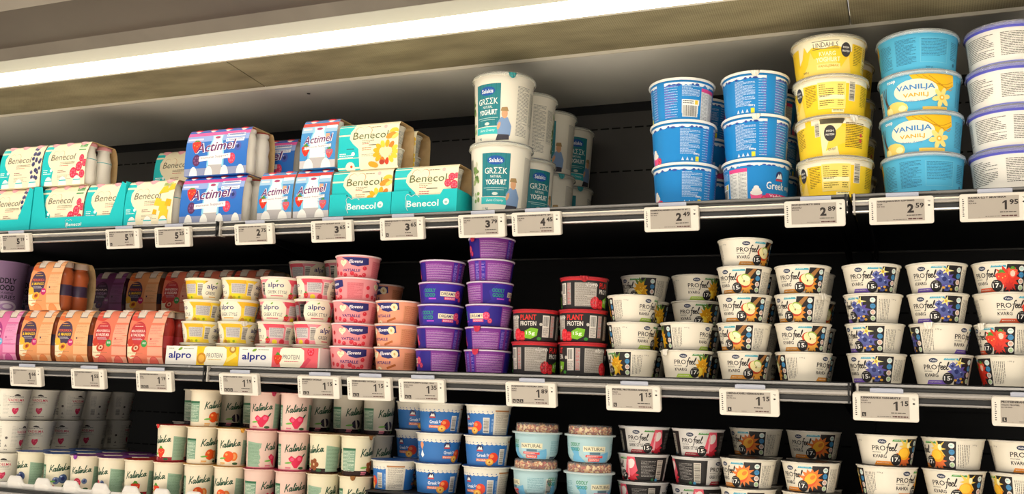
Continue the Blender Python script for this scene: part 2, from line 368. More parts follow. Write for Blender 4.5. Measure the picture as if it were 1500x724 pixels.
def art_breakfast(fl, seed=4):     # pink / orange pots, R 41 -> 129
    A = Art(.42, seed)
    base, dot, dk = ('#f08d92', '#dc3444', '#c9505c') if fl == 'berry' else ('#eea07e', '#c96a3a', '#b35a36')
    for o in (-129, 0, 129):
        A.poly([(o-26, 40), (o+30, 40), (o+32, 27), (o+10, 22), (o-4, 25), (o-12, 34)], '#2c2d6e')
        A.text('Elovena', o-9, 28.2, 6.6, '#f7eef0', 28, .05, .35, 'l', .05)
        A.heart(o-22, 29, 8, '#f8efc9'); A.micro(o-27, 28, o-17, 33, '#7a8a5a', 2, .6)
        A.text('VATSALLE', o-24, 11.5, 5.8, '#4a2270', 39, .05)
        pts = ((-18, 5), (-2, 8), (6, 4), (24, 6), (24, 19), (-30, 8), (16, 1.5)) if fl == 'berry' else ()
        for a, b in pts: A.ell(o+a, b, 4.6, 4.2, dot, 12); A.ell(o+a-1, b+1, 1.2, 1, '#f0727c', 6)
        if fl != 'berry':
            A.ell(o+22, 31, 6.5, 7.5, '#f3e3b8', 14, .3); A.ell(o+22, 31, 2, 3, '#d8b06a', 8, .3); A.stroke([(o+8, 4), (o+24, 10)], 4, '#b9622c', False); A.ell(o-14, 2, 8, 4.5, '#f0e0b8', 12); A.ell(o-14, 2, 2, 1, '#b98a4a', 6)
        A.rect(o+40, 3, o+74, 35, '#e27f86' if fl == 'berry' else '#e39a72'); A.micro(o+42, 4, o+72, 34, dk, 2.0, .7)
        if fl != 'berry': A.bars(o+78, 8, o+90, 34, '#e9e0d4', False)
        else: A.ell(o+85, 10, 4.6, 4.2, dot, 12); A.ell(o+84, 26, 4.2, 4.2, dot, 12)
    return wrapcut(A, 129)
def art_plant_greek(fl, seed=5):   # alpro greek, R 35 -> 110
    A = Art(.42, seed); yel = fl == 'lemon'
    col, col2, gry = ('#e9b31f', '#f3cf3e', '#b9b4b0') if yel else ('#dd4a5c', '#ea7b86', '#b9aeb4')
    for o in (-110, 0, 110):
        A.rect(o-26, 0, o+84, 38, col2 if yel else '#e88d98')
        A.poly([(o+22, 38), (o+62, 38), (o+66, 30), (o+26, 26)], col)
        A.poly([(o-28, 0), (o-33, 14), (o-30, 30), (o-20, 38), (o+18, 38), (o+27, 28), (o+28, 12), (o+22, 0)], '#efe7cf')
        A.text('alpro', o-22, 20, 12, '#26276e', 34, .03); A.leaf(o-2, 34.5, 3, 1.4, .5, '#7ba832')
        A.text('GREEK STYLE', o-24, 10.5, 6.2, '#4a4a52', 44, .0); A.rect(o-16, 5.5, o+12, 7.2, '#e0a83a' if yel else '#d8485c')
        A.rect(o+34, 12, o+64, 31, '#cfcac6'); A.micro(o+35.5, 13, o+62.5, 30, '#7d7884', 1.9, .75)
        if yel: A.ell(o+46, 4, 14, 6.5, '#e8da1c', 14); A.ell(o+40, 3.5, 4, 3.4, '#c9b412', 8); A.ell(o+52, 4.5, 3, 2.6, '#9cab1c', 8); A.ell(o+32, 3, 5, 4.5, '#c08a2c', 8)
        else: A.ell(o+46, 4, 6, 5, '#e9d22c', 12); A.strawberry(o+30, 6, 7, '#d8303c'); A.ell(o+62, 4, 6, 6, '#c92f40', 10)
        A.bars(o+68, 8, o+80, 33, '#ece4d6', False)
    return wrapcut(A, 110)
def art_plant_protein(seed=6):     # black/red, R 40 -> 126
    A = Art(.38, seed); A.rect(-126, 50, 126, 54, '#c2292e')
    for o in (-126, 0):
        A.text('alpro', o-50, 38, 8.5, '#e9e4dc', 24, .03)
        A.text('PLANT', o-22, 37.5, 9.5, '#e0342e', 32, .035); A.text('PROTEIN', o-22, 27.5, 8, '#ece6dc', 32, .03)
        A.raspberry(o-30, 12, 11, '#dd2430', '#f0505a'); A.raspberry(o-18, 9, 9, '#c91f2a', '#ea4a50')
        A.poly([(o-12, 6), (o-12, 18), (o, 24), (o+14, 22), (o+12, 10), (o, 4)], '#7cb82c'); A.text('15g', o-9, 10, 7.5, '#f4f8e4', 17, .03)
        A.rect(o+22, 8, o+36, 46, '#d9d2c8'); A.bars(o+23, 26, o+35, 45, '#e9e4da', True); A.micro(o+23, 9, o+35, 24, '#6a6460', 1.9, .7)
        A.rect(o+39, 8, o+48, 46, '#a8a29c'); A.micro(o+40, 9, o+47, 45, '#d0322e', 2.2, .7); A.ell(o+16, 5, 4, 3, '#3e8a34', 10); A.ell(o+19, 30, 3, 3, '#c9c4b8', 8)
        A.rect(o+56, 5, o+98 if o else 98, 46, '#b9b2a8'); A.micro(o+57.5, 6, o+96, 45, '#6b645e', 1.9, .75)
    return wrapcut(A, 126)
def art_plain_tub(fl, seed=8):     # 500 g tubs, R 58 -> 182
    A = Art(.35, seed)
    if fl == 'yellow':
        A.rect(-182, 48, 182, 56, '#f5ecd2')
        A.poly([(-50, 60), (-50, 22), (-42, 30), (-36, 48), (-30, 38), (-20, 44), (0, 40), (20, 44), (50, 36), (50, 60)], '#f7efcd')
        A.poly([(-46, 0), (-30, 20), (-24, 38), (-18, 26), (10, 30), (30, 12), (44, 30), (50, 0)], '#f9d76a'); A.text('LINDAHLS', -18, 42, 7.5, '#4a463c', 42, .0)
        A.rect(-20, 51.2, 26, 52, '#4a463c'); A.rect(-20, 39.6, 26, 40.4, '#4a463c')
        A.text('KVARG', -8, 29, 6.5, '#fff6cc', 28, .02); A.text('YOGHURT', -14, 20, 7, '#fff6cc', 42, .03); A.rect(-13, 9, 28, 17, '#f7e08c'); A.text('VANILJSMAK', -11, 11, 4.6, '#c79a1a', 37, .02)
        A.ell(38, 38, 9, 11, '#3d3a3a', 18); A.text('HIGH', 32.5, 40, 3, '#f3efe2', 11, .03); A.text('PROTEIN', 31.5, 34.5, 3, '#f3efe2', 13, .03); A.text('500 g', -42, 6, 4, '#4a463c', 12, .02)
        for o in (78,):
            A.rect(o, 10, o+48, 50, '#f8e79a'); A.rect(o+1, 11, o+47, 49, '#f6dc6e'); A.micro(o+3, 13, o+28, 46, '#5a4a18', 3, 1.0); A.micro(o+34, 13, o+44, 46, '#5a4a18', 3, 1.0); A.rect(o+2, 24, o+46, 30, '#fbf0bc'); A.micro(o+3, 25, o+28, 29, '#5a4a18', 3, 1)
            A.bars(o+54, 22, o+66, 52, '#efe6cc', False); A.micro(o-24, 14, o-3, 46, '#7a6218', 2.4, .9); A.rect(o+24, 4, o+46, 8.5, '#fbf0bc'); A.micro(o+26, 5, o+44, 8, '#5a4a18', 3, 1)
        A.micro(158, 14, 178, 46, '#7a6218', 2.4, .9)
        A.poly([(200, 0), (196, 56), (240, 56), (222, 30), (230, 0)], '#f7e7b0'); A.poly([(206, 8), (214, 30), (232, 44), (250, 40), (240, 20)], '#f3cf4a')
        A.ell(214, 34, 10, 12, '#3d3a3a', 18); A.text('HIGH', 208, 36, 3, '#f3efe2', 12, .03); A.text('PROTEIN', 207, 30.5, 3, '#f3efe2', 14, .03); A.text('0,2% FETT', 210, 8, 4, '#4a463c', 14, .02)
        A.micro(240, 12, 276, 50, '#6a5514', 2.5, 1.1); A.rect(268, 30, 273, 35, '#c9483a'); A.rect(268, 22, 273, 27, '#c9483a'); A.bars(188, 30, 197, 52, '#efe6cc', False)
    elif fl == 'vanilla':
        for o in (0,):
            A.poly([(-8, 56), (60, 56), (62, 40), (44, 28), (20, 30), (0, 44)], '#f1bd1e')
            for k in range(3): A.stroke([(2+k*9, 55-k), (20+k*9, 44-k*2), (44+k*5, 40-k*4), (60, 46-k*5)], .9, '#c98f12')
            A.ell(-34, 7, 22, 12, '#f2d676', 14); A.ell(-46, 6, 6, 7, '#f7e9a4', 8, .5); A.ell(-22, 7, 7, 5, '#fbf0b8', 8)
            for k in range(3): A.stroke([(-52+k*3, 12), (-56+k*2, 26), (-62+k*6, 44)], 1.3, '#5a3416')
            A.ell(0, 32, 34, 17, '#f2ead2', 26); A.text('VANILJA', -29, 31, 10, '#3c86c4', 58, .05); A.text('VANILJ', -19, 20.5, 7.6, '#e2a91e', 38, .05); A.text('Rahka  Kvarg', -16, 14, 3.6, '#5a96c8', 32, .0, .3)
            A.text('coop', -46, 47, 5.5, '#f2f6f8', 16, .05)
            for k in range(6):
                a = k*1.047+.2; A.ell(40+9*math.cos(a), 20+9*math.sin(a), 7, 3.8, '#f5dc84', 10, a)
            A.ell(40, 20, 4.2, 4.2, '#edb93a', 10); A.ell(40, 20, 2, 2, '#fbeec2', 8); A.rect(10, 1, 50, 6, '#e9c25a')
            A.bars(-76, 6, -64, 42, '#e8e4d4', False)
        ink = '#2f6d92'
        A.micro(70, 8, 96, 48, ink, 2.2, .8); A.micro(104, 10, 136, 50, ink, 2.0, .8)
        A.rect(142, 12, 186, 50, '#79c6e2'); A.rect(142.6, 12.6, 185.4, 49.4, '#52b4dc'); A.micro(144, 20, 184, 48, ink, 2.3, .8); A.text('500 g', 150, 2.5, 3.4, ink, 11, .02)
        A.micro(194, 18, 210, 46, ink, 2.6, 1.0); A.ell(204, 12, 3, 3, ink, 8); A.micro(218, 8, 240, 48, ink, 2.2, .8)
    else:   # plain white tub with a blue-violet rim
        A.rect(-182, 0, 182, 3.5, '#8d92dc'); A.rect(-182, 52, 182, 60, '#6668d2'); ink = '#55544f'
        for u0, u1 in ((-170, -142), (-132, -84), (-72, -40), (-30, 20), (30, 84), (96, 128), (138, 176)):
            A.micro(u0, 12, u1, 46, ink, 2.5, .95)
    return wrapcut(A, 182)
def art_blue_tub(seed=9):          # 500 g blue greek tub, R 54 -> 170
    A = Art(.35, seed); ink = '#cfe3f6'
    A.rect(-170, 60, 170, 64, '#e9f0f4')
    for k in range(40): A.ell(-168+k*8.6, 60+A.r.uniform(-1, 1), A.r.uniform(2, 5), A.r.uniform(1, 2.2), A.r.choice(('#e9f0f4', '#3a55a8')), 8)
    A.ell(0, 44, 8, 8, '#2a3566', 14); A.poly([(-7, 40), (-2, 48), (0, 45), (3, 49), (7, 40)], '#e8eef6'); A.rect(-8, 36, 8, 39, '#c23a52')
    A.text('Greek', -26, 22, 12, '#f0f6fa', 38, .03); A.text('style', 16, 22, 10, '#f0f6fa', 22, .02); A.poly([(-30, 8), (26, 8), (30, 15), (-26, 15)], '#d83a78'); A.text('Vadelma', -20, 9.6, 4.4, '#fff0f4', 36, .02)
    for o in (-44, 52):
        A.poly([(o-11, 14), (o-8, 2), (o+8, 2), (o+11, 14)], '#ef5a92'); A.ell(o, 16, 11, 4.5, '#f4efe8', 14); A.ell(o, 20, 8, 4, '#f4efe8', 12); A.ell(o, 24, 5, 3.5, '#f7f3ee', 10); A.raspberry(o+14, 6, 6, '#d2284c')
    A.micro(112, 14, 150, 56, ink, 2.0, .75); A.text('500 g', 138, 13, 4, '#f0f6fa', 12, .03)
    for k in range(3): A.poly([(114+k*9, 4), (120+k*9, 4), (117+k*9, 10)], ink)
    A.rect(142, 3, 149, 11, '#e8e23a')
    for k in range(13): A.micro(156, 4+k*4.2, 196, 6+k*4.2, ink, 2, .7); A.rect(158+A.r.uniform(0, 8), 7.0+k*4.2, 196-A.r.uniform(0, 20), 7.7+k*4.2, '#9a5ac0')
    A.rect(204, 12, 236, 30, '#e9e9e2'); A.bars(205, 6, 235, 26, '#efefe8', True); A.rect(204, 26, 238, 35, '#efefe8'); A.micro(206, 28, 226, 33, '#4a4a4a', 3.4, 1.4); A.rect(229, 27, 235, 34, '#e8c83a'); A.micro(204, 40, 238, 58, ink, 2.0, .75)
    A.rect(242, 50, 280, 56, '#e04a8c'); A.rect(242, 3, 280, 50, '#dfe0dc'); A.micro(243, 4, 260, 49, '#8a8f92', 2.2, .8); A.micro(263, 4, 279, 49, '#8a8f92', 2.2, .8)
    return wrapcut(A, 170)
def art_greek_tall(seed=10):       # 1 kg greek, R 55 -> 173
    A = Art(.4, seed)
    for o in (-173, 0, 173):
        for k in range(22): A.ell(o-62+A.r.uniform(-9, 9), 24+A.r.uniform(-4, 64), A.r.uniform(2, 5), A.r.uniform(2, 5), A.r.choice(('#7d9a58', '#9db074', '#5c7a42', '#c9cdb0')), 8)
        A.rect(o-46, 26, o+10, 96, '#24808a')
        for k in range(6): A.rect(o-46+k*9.3, 26, o-45.3+k*9.3, 96, '#1a6570')
        A.ell(o-18, 84, 17, 7.5, '#1f57a8', 18); A.text('Salakis', o-31, 80.5, 6.8, '#f0f4f6', 26, .03)
        A.text('GRΣΣK', o-40, 62, 10.5, '#e6eee8', 45, .02); A.text('NATURAL', o-28, 55.5, 4.2, '#e6eee8', 22, .02); A.text('YOGHURT', o-38, 44.5, 8.6, '#f2f6f2', 42, .05); A.rect(o-42, 39, o+6, 39.8, '#bfe0dc'); A.rect(o-36, 36, o, 36.7, '#bfe0dc')
        A.ell(o-18, 30, 6, 2.6, '#cfdcd4', 10)
        A.poly([(o-48, 14), (o+30, 12), (o+30, 24), (o-48, 25)], '#3cbcc0'); A.text('Extra Creamy', o-36, 16.5, 5, '#eafaf6', 36, .0, .35)
        # a seated person in a cap and a blue shirt
        A.poly([(o+6, 10), (o+4, 30), (o+12, 40), (o+26, 40), (o+34, 26), (o+32, 10)], '#7f9cc4'); A.poly([(o+2, 2), (o+6, 12), (o+30, 12), (o+30, 4)], '#3c3a44'); A.ell(o+19, 46, 6.2, 8, '#d9a57c', 14); A.poly([(o+11, 50), (o+13, 56), (o+24, 57), (o+27, 50)], '#a88a5c'); A.ell(o+8, 26, 3, 7, '#d9a57c', 8, -.4)
        A.text('1 kg', o-44, 4, 5, '#4a7a80', 12, .03)
        A.micro(o+44, 12, o+74, 94, '#7a7a74', 2.3, .85); A.rect(o+78, 30, o+98, 90, '#d9d6c6'); A.micro(o+79, 32, o+97, 88, '#8a8a82', 2.3, .85)
    return wrapcut(A, 173)
def art_kalinka(fl, seed=11):      # R 29 -> 91
    A = Art(.4, seed); ink = '#1f4a34'
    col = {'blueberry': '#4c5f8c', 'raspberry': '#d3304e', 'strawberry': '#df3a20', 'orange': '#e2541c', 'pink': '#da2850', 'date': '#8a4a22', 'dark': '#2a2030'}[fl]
    for o in (-91, 0):
        A.script(KAL, o-24, 36 if fl != 'dark' else 34, 8.2, 1.9, ink, .14)
        f = fl
        if f == 'blueberry': A.blueberry(o-8, 18, 8, '#5c6f92'); A.blueberry(o+7, 22, 10, '#475a82')
        elif f == 'raspberry': A.raspberry(o-8, 19, 9.5, '#da3550'); A.blueberry(o+8, 22, 6, '#5a6f90')
        elif f == 'strawberry': A.strawberry(o-1, 19, 12, col)
        elif f == 'orange': A.ell(o+9, 20, 7.5, 9, '#e27a2c', 14); A.ell(o+9, 20, 4, 5.5, '#eaa566', 10); A.ell(o-3, 20, 11, 11, col, 16); A.ell(o-7, 24, 3, 2.4, '#f6a05a', 8)
        elif f == 'pink': A.poly([(o-16, 24), (o-10, 30), (o-2, 25), (o+5, 31), (o+16, 29), (o+14, 20), (o+3, 6), (o-3, 6), (o-10, 16)], col); A.ell(o-8, 23, 4, 3.6, '#ee5a7c', 8); A.ell(o+7, 24, 4.5, 4, '#ee5a7c', 8); A.leaf(o+16, 31, 5, 1.6, .9, ink)
        elif f == 'date':
            for k in range(5): A.ell(o+7*math.cos(k*1.256), 17+7*math.sin(k*1.256), 5, 5, col, 10)
            A.ell(o, 17, 3, 3, '#c98a52', 8)
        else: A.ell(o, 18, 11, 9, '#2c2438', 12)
        A.leaf(o-16, 16, 8, 1.8, .1, '#6fb04a'); A.ell(o+12, 6, 6, 2.6, '#2e5a34', 12); A.rect(o-22, 5, o-10, 8, '#e0a85a' if fl == 'orange' else '#d8788a'); A.rect(o-23, 2.4, o-12, 3.6, '#e0a85a' if fl == 'orange' else '#d8788a')
        P = [(o+28, 4), (o+28, 54)]; v = 54
        while v > 4: v -= 3; P.append((o+58-A.r.uniform(0, 5), v))
        if o: A.rect(o+26, 10, o+56, 52, '#7d9f86'); A.rect(o+26, 48, o+56, 52, '#2e6a48')
        else: A.poly([(26, 4), (60-A.r.uniform(0, 4), 4)]+[(60-A.r.uniform(0, 6), 4+k*4.2) for k in range(1, 12)]+[(26, 54)], '#93b096')
        A.micro(o+28, 8, o+54, 46 if o else 50, '#dfe8d2' if o else '#6f8f76', 2.6, .8)
    return wrapcut(A, 91)
def art_vadelma(seed=12):          # R 32 -> 100
    A = Art(.45, seed)
    for o in (-100, 0):
        A.poly([(o-6, 57), (o-3, 60), (o+1, 61), (o+6, 59), (o+8, 56)], '#2a2622'); A.text('POHJOLAN', o-14, 52.8, 2.6, '#2a2622', 28, .05)
        A.text('VADELMA', o-17, 44, 5.8, '#cf3a55', 34, .01); A.micro(o-13, 39.5, o+13, 42.4, '#55504a', 1.6, .7); A.rect(o-17, 36.4, o+17, 36.9, '#6a655c')
        A.poly([(o-7, 26), (o-6, 29), (o, 28), (o+6, 30), (o+7.5, 25), (o+4, 17), (o, 14), (o-4, 17), (o-7, 22)], '#d3325a'); A.ell(o-2, 25, 2, 2, '#e8607c', 7); A.ell(o+3, 23, 2, 2, '#e8607c', 7)
        A.micro(o-13, 7.5, o+13, 9.5, '#55504a', 3, 1.0)
        A.bars(o+40, 12, o+52, 30, '#e8e4d4', False, '#4a4640'); A.micro(o+40, 34, o+52, 60, '#8a857a', 2.2, .6); A.ell(o+62, 34, 3, 3, '#55504a', 9); A.poly([(o+59, 14), (o+65, 14), (o+62, 20)], '#8a857a'); A.text('200 g', o+58, 6, 2.6, '#2a2622', 8, .04)
        A.micro(o+72, 14, o+86, 60, '#aaa598', 3.2, .6)
    return wrapcut(A, 100)
def art_blue_small(seed=13):       # R 40 -> 126
    A = Art(.4, seed); A.rect(-126, 0, 44, 40, '#2f6fb4'); A.rect(82, 0, 126, 40, '#2f6fb4')
    for k in range(30):
        u = -124+k*8.5
        if not 42 < u < 84: A.ell(u, 40, A.r.uniform(2, 4.5), A.r.uniform(1, 2), '#e4e0d4', 8); A.ell(u+3, 42.6, 1.2, .9, '#2f5fa0', 6)
    for o in (-126, 0, 126):
        A.ell(o-14, 33, 6.5, 6, '#23305e', 14); A.poly([(o-19, 30), (o-15, 36), (o-13, 33), (o-11, 36), (o-9, 30)], '#e8e6de'); A.rect(o-20, 27, o-8, 29.6, '#b83a44')
        A.text('Greek', o-20, 17, 6.2, '#eaf1f6', 18, .03); A.text('Style', o-1, 17, 6.2, '#eaf1f6', 13, .02); A.rect(o-22, 9, o+4, 14, '#e27850'); A.text('Persikka', o-20, 10, 3, '#fbe9dc', 20, .02)
        A.ell(o+12, 16, 9.5, 9.5, '#dc3c22', 16); A.ell(o+9, 19, 4, 3.4, '#ee8a4a', 9); A.ell(o+5, 8, 8, 6.5, '#f0a63a', 14); A.ell(o+5, 8, 5.4, 4.2, '#f6c860', 12); A.ell(o+5, 8, 2, 1.8, '#b8642a', 8)
        A.bars(o+24, 4, o+36, 32, '#ece8de', False); 
    A.rect(46, 0, 80, 46, '#dcd6c6'); A.rect(46, 43, 80, 46, '#b07a4a'); A.micro(48, 2, 78, 42, '#8a847a', 2, .75)
    A.ell(-66, 33, 4.6, 5.4, '#e8986a', 12); A.poly([(-69, 29), (-63, 29), (-66, 24)], '#e8986a'); A.poly([(-66, 24), (-71, 14), (-66, 9), (-61, 14)], '#eef0f0')
    A.micro(40, 6, 45, 30, '#a9c8e6', 2.4, .8); A.micro(-88, 4, -76, 30, '#a9c8e6', 2.6, .8)
    return wrapcut(A, 126)
def art_granola(seed=14):          # R 40 -> 126
    A = Art(.4, seed)
    for o in (-126, 0):
        A.poly([(o-42, 0), (o-30, 14), (o-40, 26), (o-20, 26), (o-18, 12), (o-6, 0)], '#6aaed2'); A.poly([(o+4, 0), (o+20, 14), (o+40, 20), (o+44, 0)], '#6aaed2'); A.poly([(o-10, 18), (o, 6), (o+10, 16), (o+2, 26)], '#a9d0dc')
        A.text('ODDLY', o-38, 28, 6.5, '#2f8a52', 22, .05); A.text('GOOD', o-37, 20, 6.5, '#2f8a52', 20, .05)
        A.rect(o-10, 19.5, o+32, 29, '#e6e0c0'); A.text('NATURAL', o-8, 21.4, 5.8, '#4a4a44', 38, .01)
        A.rect(o+2, 14.5, o+22, 18.5, '#5a7a8a'); A.poly([(o-6, 10), (o+28, 9), (o+27, 13.5), (o-5, 14)], '#dc3c40'); A.micro(o-3, 10.5, o+25, 13, '#f6d2c8', 1.5, .8); A.rect(o-1, 2.5, o+23, 8.4, '#dc4a44'); A.text('GRANOLA', o+1, 3.4, 4, '#f8ddd0', 20, .03)
        A.rect(o+48, 8, o+80, 34, '#a9ccd2'); A.micro(o+49, 9, o+79, 33, '#5f8f9c', 2.0, .7); A.rect(o+52, 2, o+68, 5.5, '#3a4c5c'); A.rect(o+71, 2, o+80, 5.5, '#8aa4ac')
    A.bars(88-126, 4, 88.1-126, 5); A.bars(84, 3, 97, 32, '#dcd8cc', False)
    return wrapcut(A, 126)
def art_lilac(seed=15):            # R 48 -> 151
    A = Art(.4, seed)
    for o in (-151, 0):
        A.text('ODDLY', o-30, 62, 13, '#2a2430', 52, .07); A.text('GOOD', o-28, 46, 13, '#2a2430', 48, .07); A.text('SEASIDE', o-24, 38.5, 4.5, '#463a4c', 42, .01)
        A.text('BERRIES', o-29, 27, 8.5, '#2a2430', 54, .02); A.rect(o-22, 23.6, o+22, 24.2, '#463a4c')
        A.ell(o+4, 10, 28, 13, '#e2cfe0', 20); A.ell(o+6, 10, 19, 8, '#b98fc0', 16); A.ell(o+7, 10.5, 12, 5, '#e2cfe0', 14); A.blueberry(o-18, 16, 7, '#3c3560'); A.raspberry(o-26, 9, 6, '#a83a6c')
    return wrapcut(A, 151)

# ------------------------------------------------------------------ pots, cups and tubs
KINDS = {}
def cup_meshes(key, R, rt, rb, h, wall, art, Rref, rim='#e9e3d4', lid='foil', lidcol='#2a2624', lidh=.0, v0=0.0, rough=.42, band=None, nz=44, rnd=0.0, vs=1.0):
    """R rim radius, rt wall radius under the rim, rb base radius, h height with its lid"""
    hb = h-lidh; zr = hb-.0026
    prof = [(rb-.003, 0.0), (rb-.0012, .0004)]
    def rad(z):
        t = max(0.0, min(1.0, (z-.001)/(zr-.001))); r = rb+(rt-rb)*t
        if rnd: r -= rnd*max(0.0, 1-t*3.2)**2
        return r
    b = MB(); wm = M(wall, rough)
    zs = [.001, .006, .013, zr*.5, zr] if rnd else [.001, zr]
    pr = [(rad(.001)-.003, .0002)]+[(rad(z), z) for z in zs]
    if band:   # a tinted layer of compote at the bottom of the pot
        pr = [(rad(.001)-.003, .0002), (rad(.001), .001), (rad(band[1]), band[1]), (rad(zr), zr)]; mats = [M(band[0], .25), M(band[0], .25), wm]
    else: mats = [wm]*(len(pr)-1)
    b.lathe(pr, mats, nz, False, True, False)
    rm = M(rim, rough)
    b.lathe([(rad(zr), zr), (R-.0012, zr-.0006), (R, zr), (R, hb-.0006), (R-.0006, hb-.0001), (R-.0022, hb-.0002)], rm, nz, False, False, True)
    def mp(u, v, L):
        z = min(v*vs/1000.0, zr-.0003); r = rad(z)+.00016+L*.00009; th = u/Rref
        s_, c_ = math.sin(th), math.cos(th); sl = (rt-rb)/(zr)
        n = (s_, -c_, -sl)
        return ((r*s_, -r*c_, max(z, .0012)), n)
    b.art(art, mp, 3.6 if Rref < 50 else 4.5, 5.0 if rnd else None)
    tub = b.mesh('pot')
    l = MB()
    if lid == 'foil':
        lm = M(lidcol, .32, .35) if lidcol != '#e9e3d4' else M(lidcol, .4)
        rr = random.Random(len(key)*7+3); n = 48; top = []; 
        for k in range(n):
            a = 2*math.pi*k/n; r = R+.0002+rr.uniform(0, .0008); top.append((r*math.sin(a), -r*math.cos(a), hb+.0001+rr.uniform(-.0012, .0)))
        ring = [(.93*R*math.sin(2*math.pi*k/n), -.93*R*math.cos(2*math.pi*k/n), hb+.0003) for k in range(n)]
        for k in range(n):
            j = (k+1) % n; l.face([top[k], top[j], ring[j], ring[k]], lm)
        l.face(ring, lm); l.face([(p[0]*.99, p[1]*.99, hb+.00005) for p in top][::-1], lm)
    elif lid == 'snap':
        lm = M(lidcol, .3, 0, .0) ; Rl = R+.0015; z0 = hb-.0040
        l.lathe([(R+.0002, z0), (Rl, z0), (Rl+.0004, z0+.0012), (Rl-.0004, z0+.0016), (Rl-.0002, h-.0018), (Rl-.0012, h-.0004), (Rl-.004, h), (Rl-.0055, h-.0001), (Rl-.0062, h-.0016), (.001, h-.0014)], lm, nz, False, False, True)
    elif lid == 'clear':
        cm = M(lidcol, .18, 0, .75); Rl = R+.0018; z0 = hb-.0052
        l.lathe([(R+.0003, z0), (Rl, z0), (Rl, z0+.001), (Rl-.0008, z0+.0014), (Rl-.0008, h-.0016), (Rl-.0018, h-.0004), (Rl-.005, h), (Rl-.0062, h-.0008), (.001, h-.0008)], cm, nz, False, False, True)
    elif lid == 'dome':
        l.lathe([(R+.0002, hb-.003), (R+.0012, hb-.003), (R+.0012, hb+.0008), (R-.004, hb+.001), (R-.0055, hb+.002), (R-.0058, h-.003), (R-.0075, h-.0006), (R-.010, h), (.001, h)], M('#f4f4f2', .06, 0, 0, .16), nz, False, False, True)
    return tub, l.mesh('lid'), rad, hb
def tab_mesh(R, rt, hb, col, wd=14.0, ln=11.0, rough=.35):
    b = MB(); m = M(col, rough, .2); n = 8
    for i in range(n):
        a0, a1 = -wd/2+wd*i/n, -wd/2+wd*(i+1)/n
        def P(a, t):
            th = a/1000/R; k = math.sqrt(max(0.0, 1-(2*a/wd)**2)); dz = t*ln/1000*k
            r = R+.0016-(R-rt-.0022)*(t**.5)*.5+.0006*math.sin(a*2+t*3); return (r*math.sin(th), -r*math.cos(th), hb+.0006-dz)
        for j in range(3):
            t0, t1 = j/3, (j+1)/3
            b.face([P(a0, t1), P(a1, t1), P(a1, t0), P(a0, t0)], m); b.face([P(a0, t0), P(a1, t0), P(a1, t1), P(a0, t1)], m)
    return b.mesh('pull_tab')
def kind(key, name, cat, tabcol='#e9e3d4', extra=None, **k):
    k.setdefault('wall', CREAM); tub, lid, rad, hb = cup_meshes(key, **k)
    tb = tab_mesh(k['R'], k['rt'], hb, tabcol, 16 if k['R'] > .04 else 11, 11 if k['R'] > .04 else 9)
    KINDS[key] = dict(name=name, cat=cat, tub=tub, lid=lid, tab=tb, R=k['R'], h=k['h'], Rref=k['Rref'], lidkind=k.get('lid', 'foil'), extra=extra)
QK = dict(R=.0466, rt=.0452, rb=.0365, h=.0480, Rref=42.0, rim='#ddd8ca')
for fl, bd in (('pineapple', '17'), ('apple', '15'), ('blueberry', '15'), ('strawberry', '17'), ('peach', '17'), ('orange', '17')):
    kind('q_'+fl, 'quark_pot', 'quark pot', art=art_quark(fl, bd, seed=len(fl)), **QK)
kind('q_rhubarb', 'quark_pot', 'quark pot', art=art_quark('rhubarb', '15', 9, True), **{**QK, 'rim': '#dcdcda', 'wall': '#dedbd6'})
kind('purple', 'yoghurt_pot', 'yoghurt pot', tabcol='#c8304e', wall='#7a2f8e', art=art_berry_purple(), R=.0456, rt=.0441, rb=.0386, h=.0427, Rref=41.0, rim='#d9cfe0', lidcol='#8a2f4c')
kind('pink', 'yoghurt_pot', 'yoghurt pot', wall='#ec9598', art=art_breakfast('berry'), R=.0465, rt=.0450, rb=.0395, h=.0455, Rref=43.0, rim='#f3dfe0', lidcol='#e8d0c8', tabcol='#f2ead8')
kind('appleoat', 'yoghurt_pot', 'yoghurt pot', wall='#eea07e', art=art_breakfast('apple', 5), R=.0460, rt=.0444, rb=.0380, h=.0452, Rref=41.0, rim='#f0e0d6', lidcol='#e8d0c8', tabcol='#f2ead8')
kind('alp_lemon', 'yoghurt_pot', 'yoghurt pot', wall='#efe7cf', art=art_plant_greek('lemon'), R=.0436, rt=.0420, rb=.0340, h=.0463, Rref=38.5, vs=1.07, rim='#ece6d2', lidcol='#e9e3d4')
kind('alp_berry', 'yoghurt_pot', 'yoghurt pot', wall='#efe7cf', art=art_plant_greek('berry', 6), R=.0436, rt=.0420, rb=.0340, h=.0463, Rref=38.5, vs=1.07, rim='#ecdcd2', lidcol='#e9e3d4')
kind('protein', 'yoghurt_pot', 'yoghurt pot', tabcol='#b02a30', wall='#262324', art=art_plant_protein(), R=.0452, rt=.0436, rb=.0400, h=.0590, Rref=43.0, vs=1.04, rim='#b03038', lidcol='#b8303a')
kind('tub_yellow', 'yoghurt_tub', 'yoghurt tub', wall='#f6cf2b', art=art_plain_tub('yellow'), R=.0625, rt=.0610, rb=.0540, h=.0710, Rref=60.0, vs=1.14, rim='#f3efdf', lid='clear', lidcol='#f4f0e0', lidh=.003, rough=.33)
kind('tub_vanilla', 'quark_tub', 'quark tub', wall='#52b4dc', art=art_plain_tub('vanilla', 9), R=.0648, rt=.0636, rb=.0570, h=.0690, vs=1.08, Rref=58.0, rim='#dfeaf0', lid='clear', lidcol='#eef4f6', lidh=.003, rough=.33)
kind('tub_white', 'quark_tub', 'quark tub', wall='#ebe7de', art=art_plain_tub('white', 11), R=.0660, rt=.0646, rb=.0585, h=.0688, vs=1.1, Rref=58.0, rim='#6f6fd0', lid='clear', lidcol='#e6e8f4', lidh=.003, rough=.33)
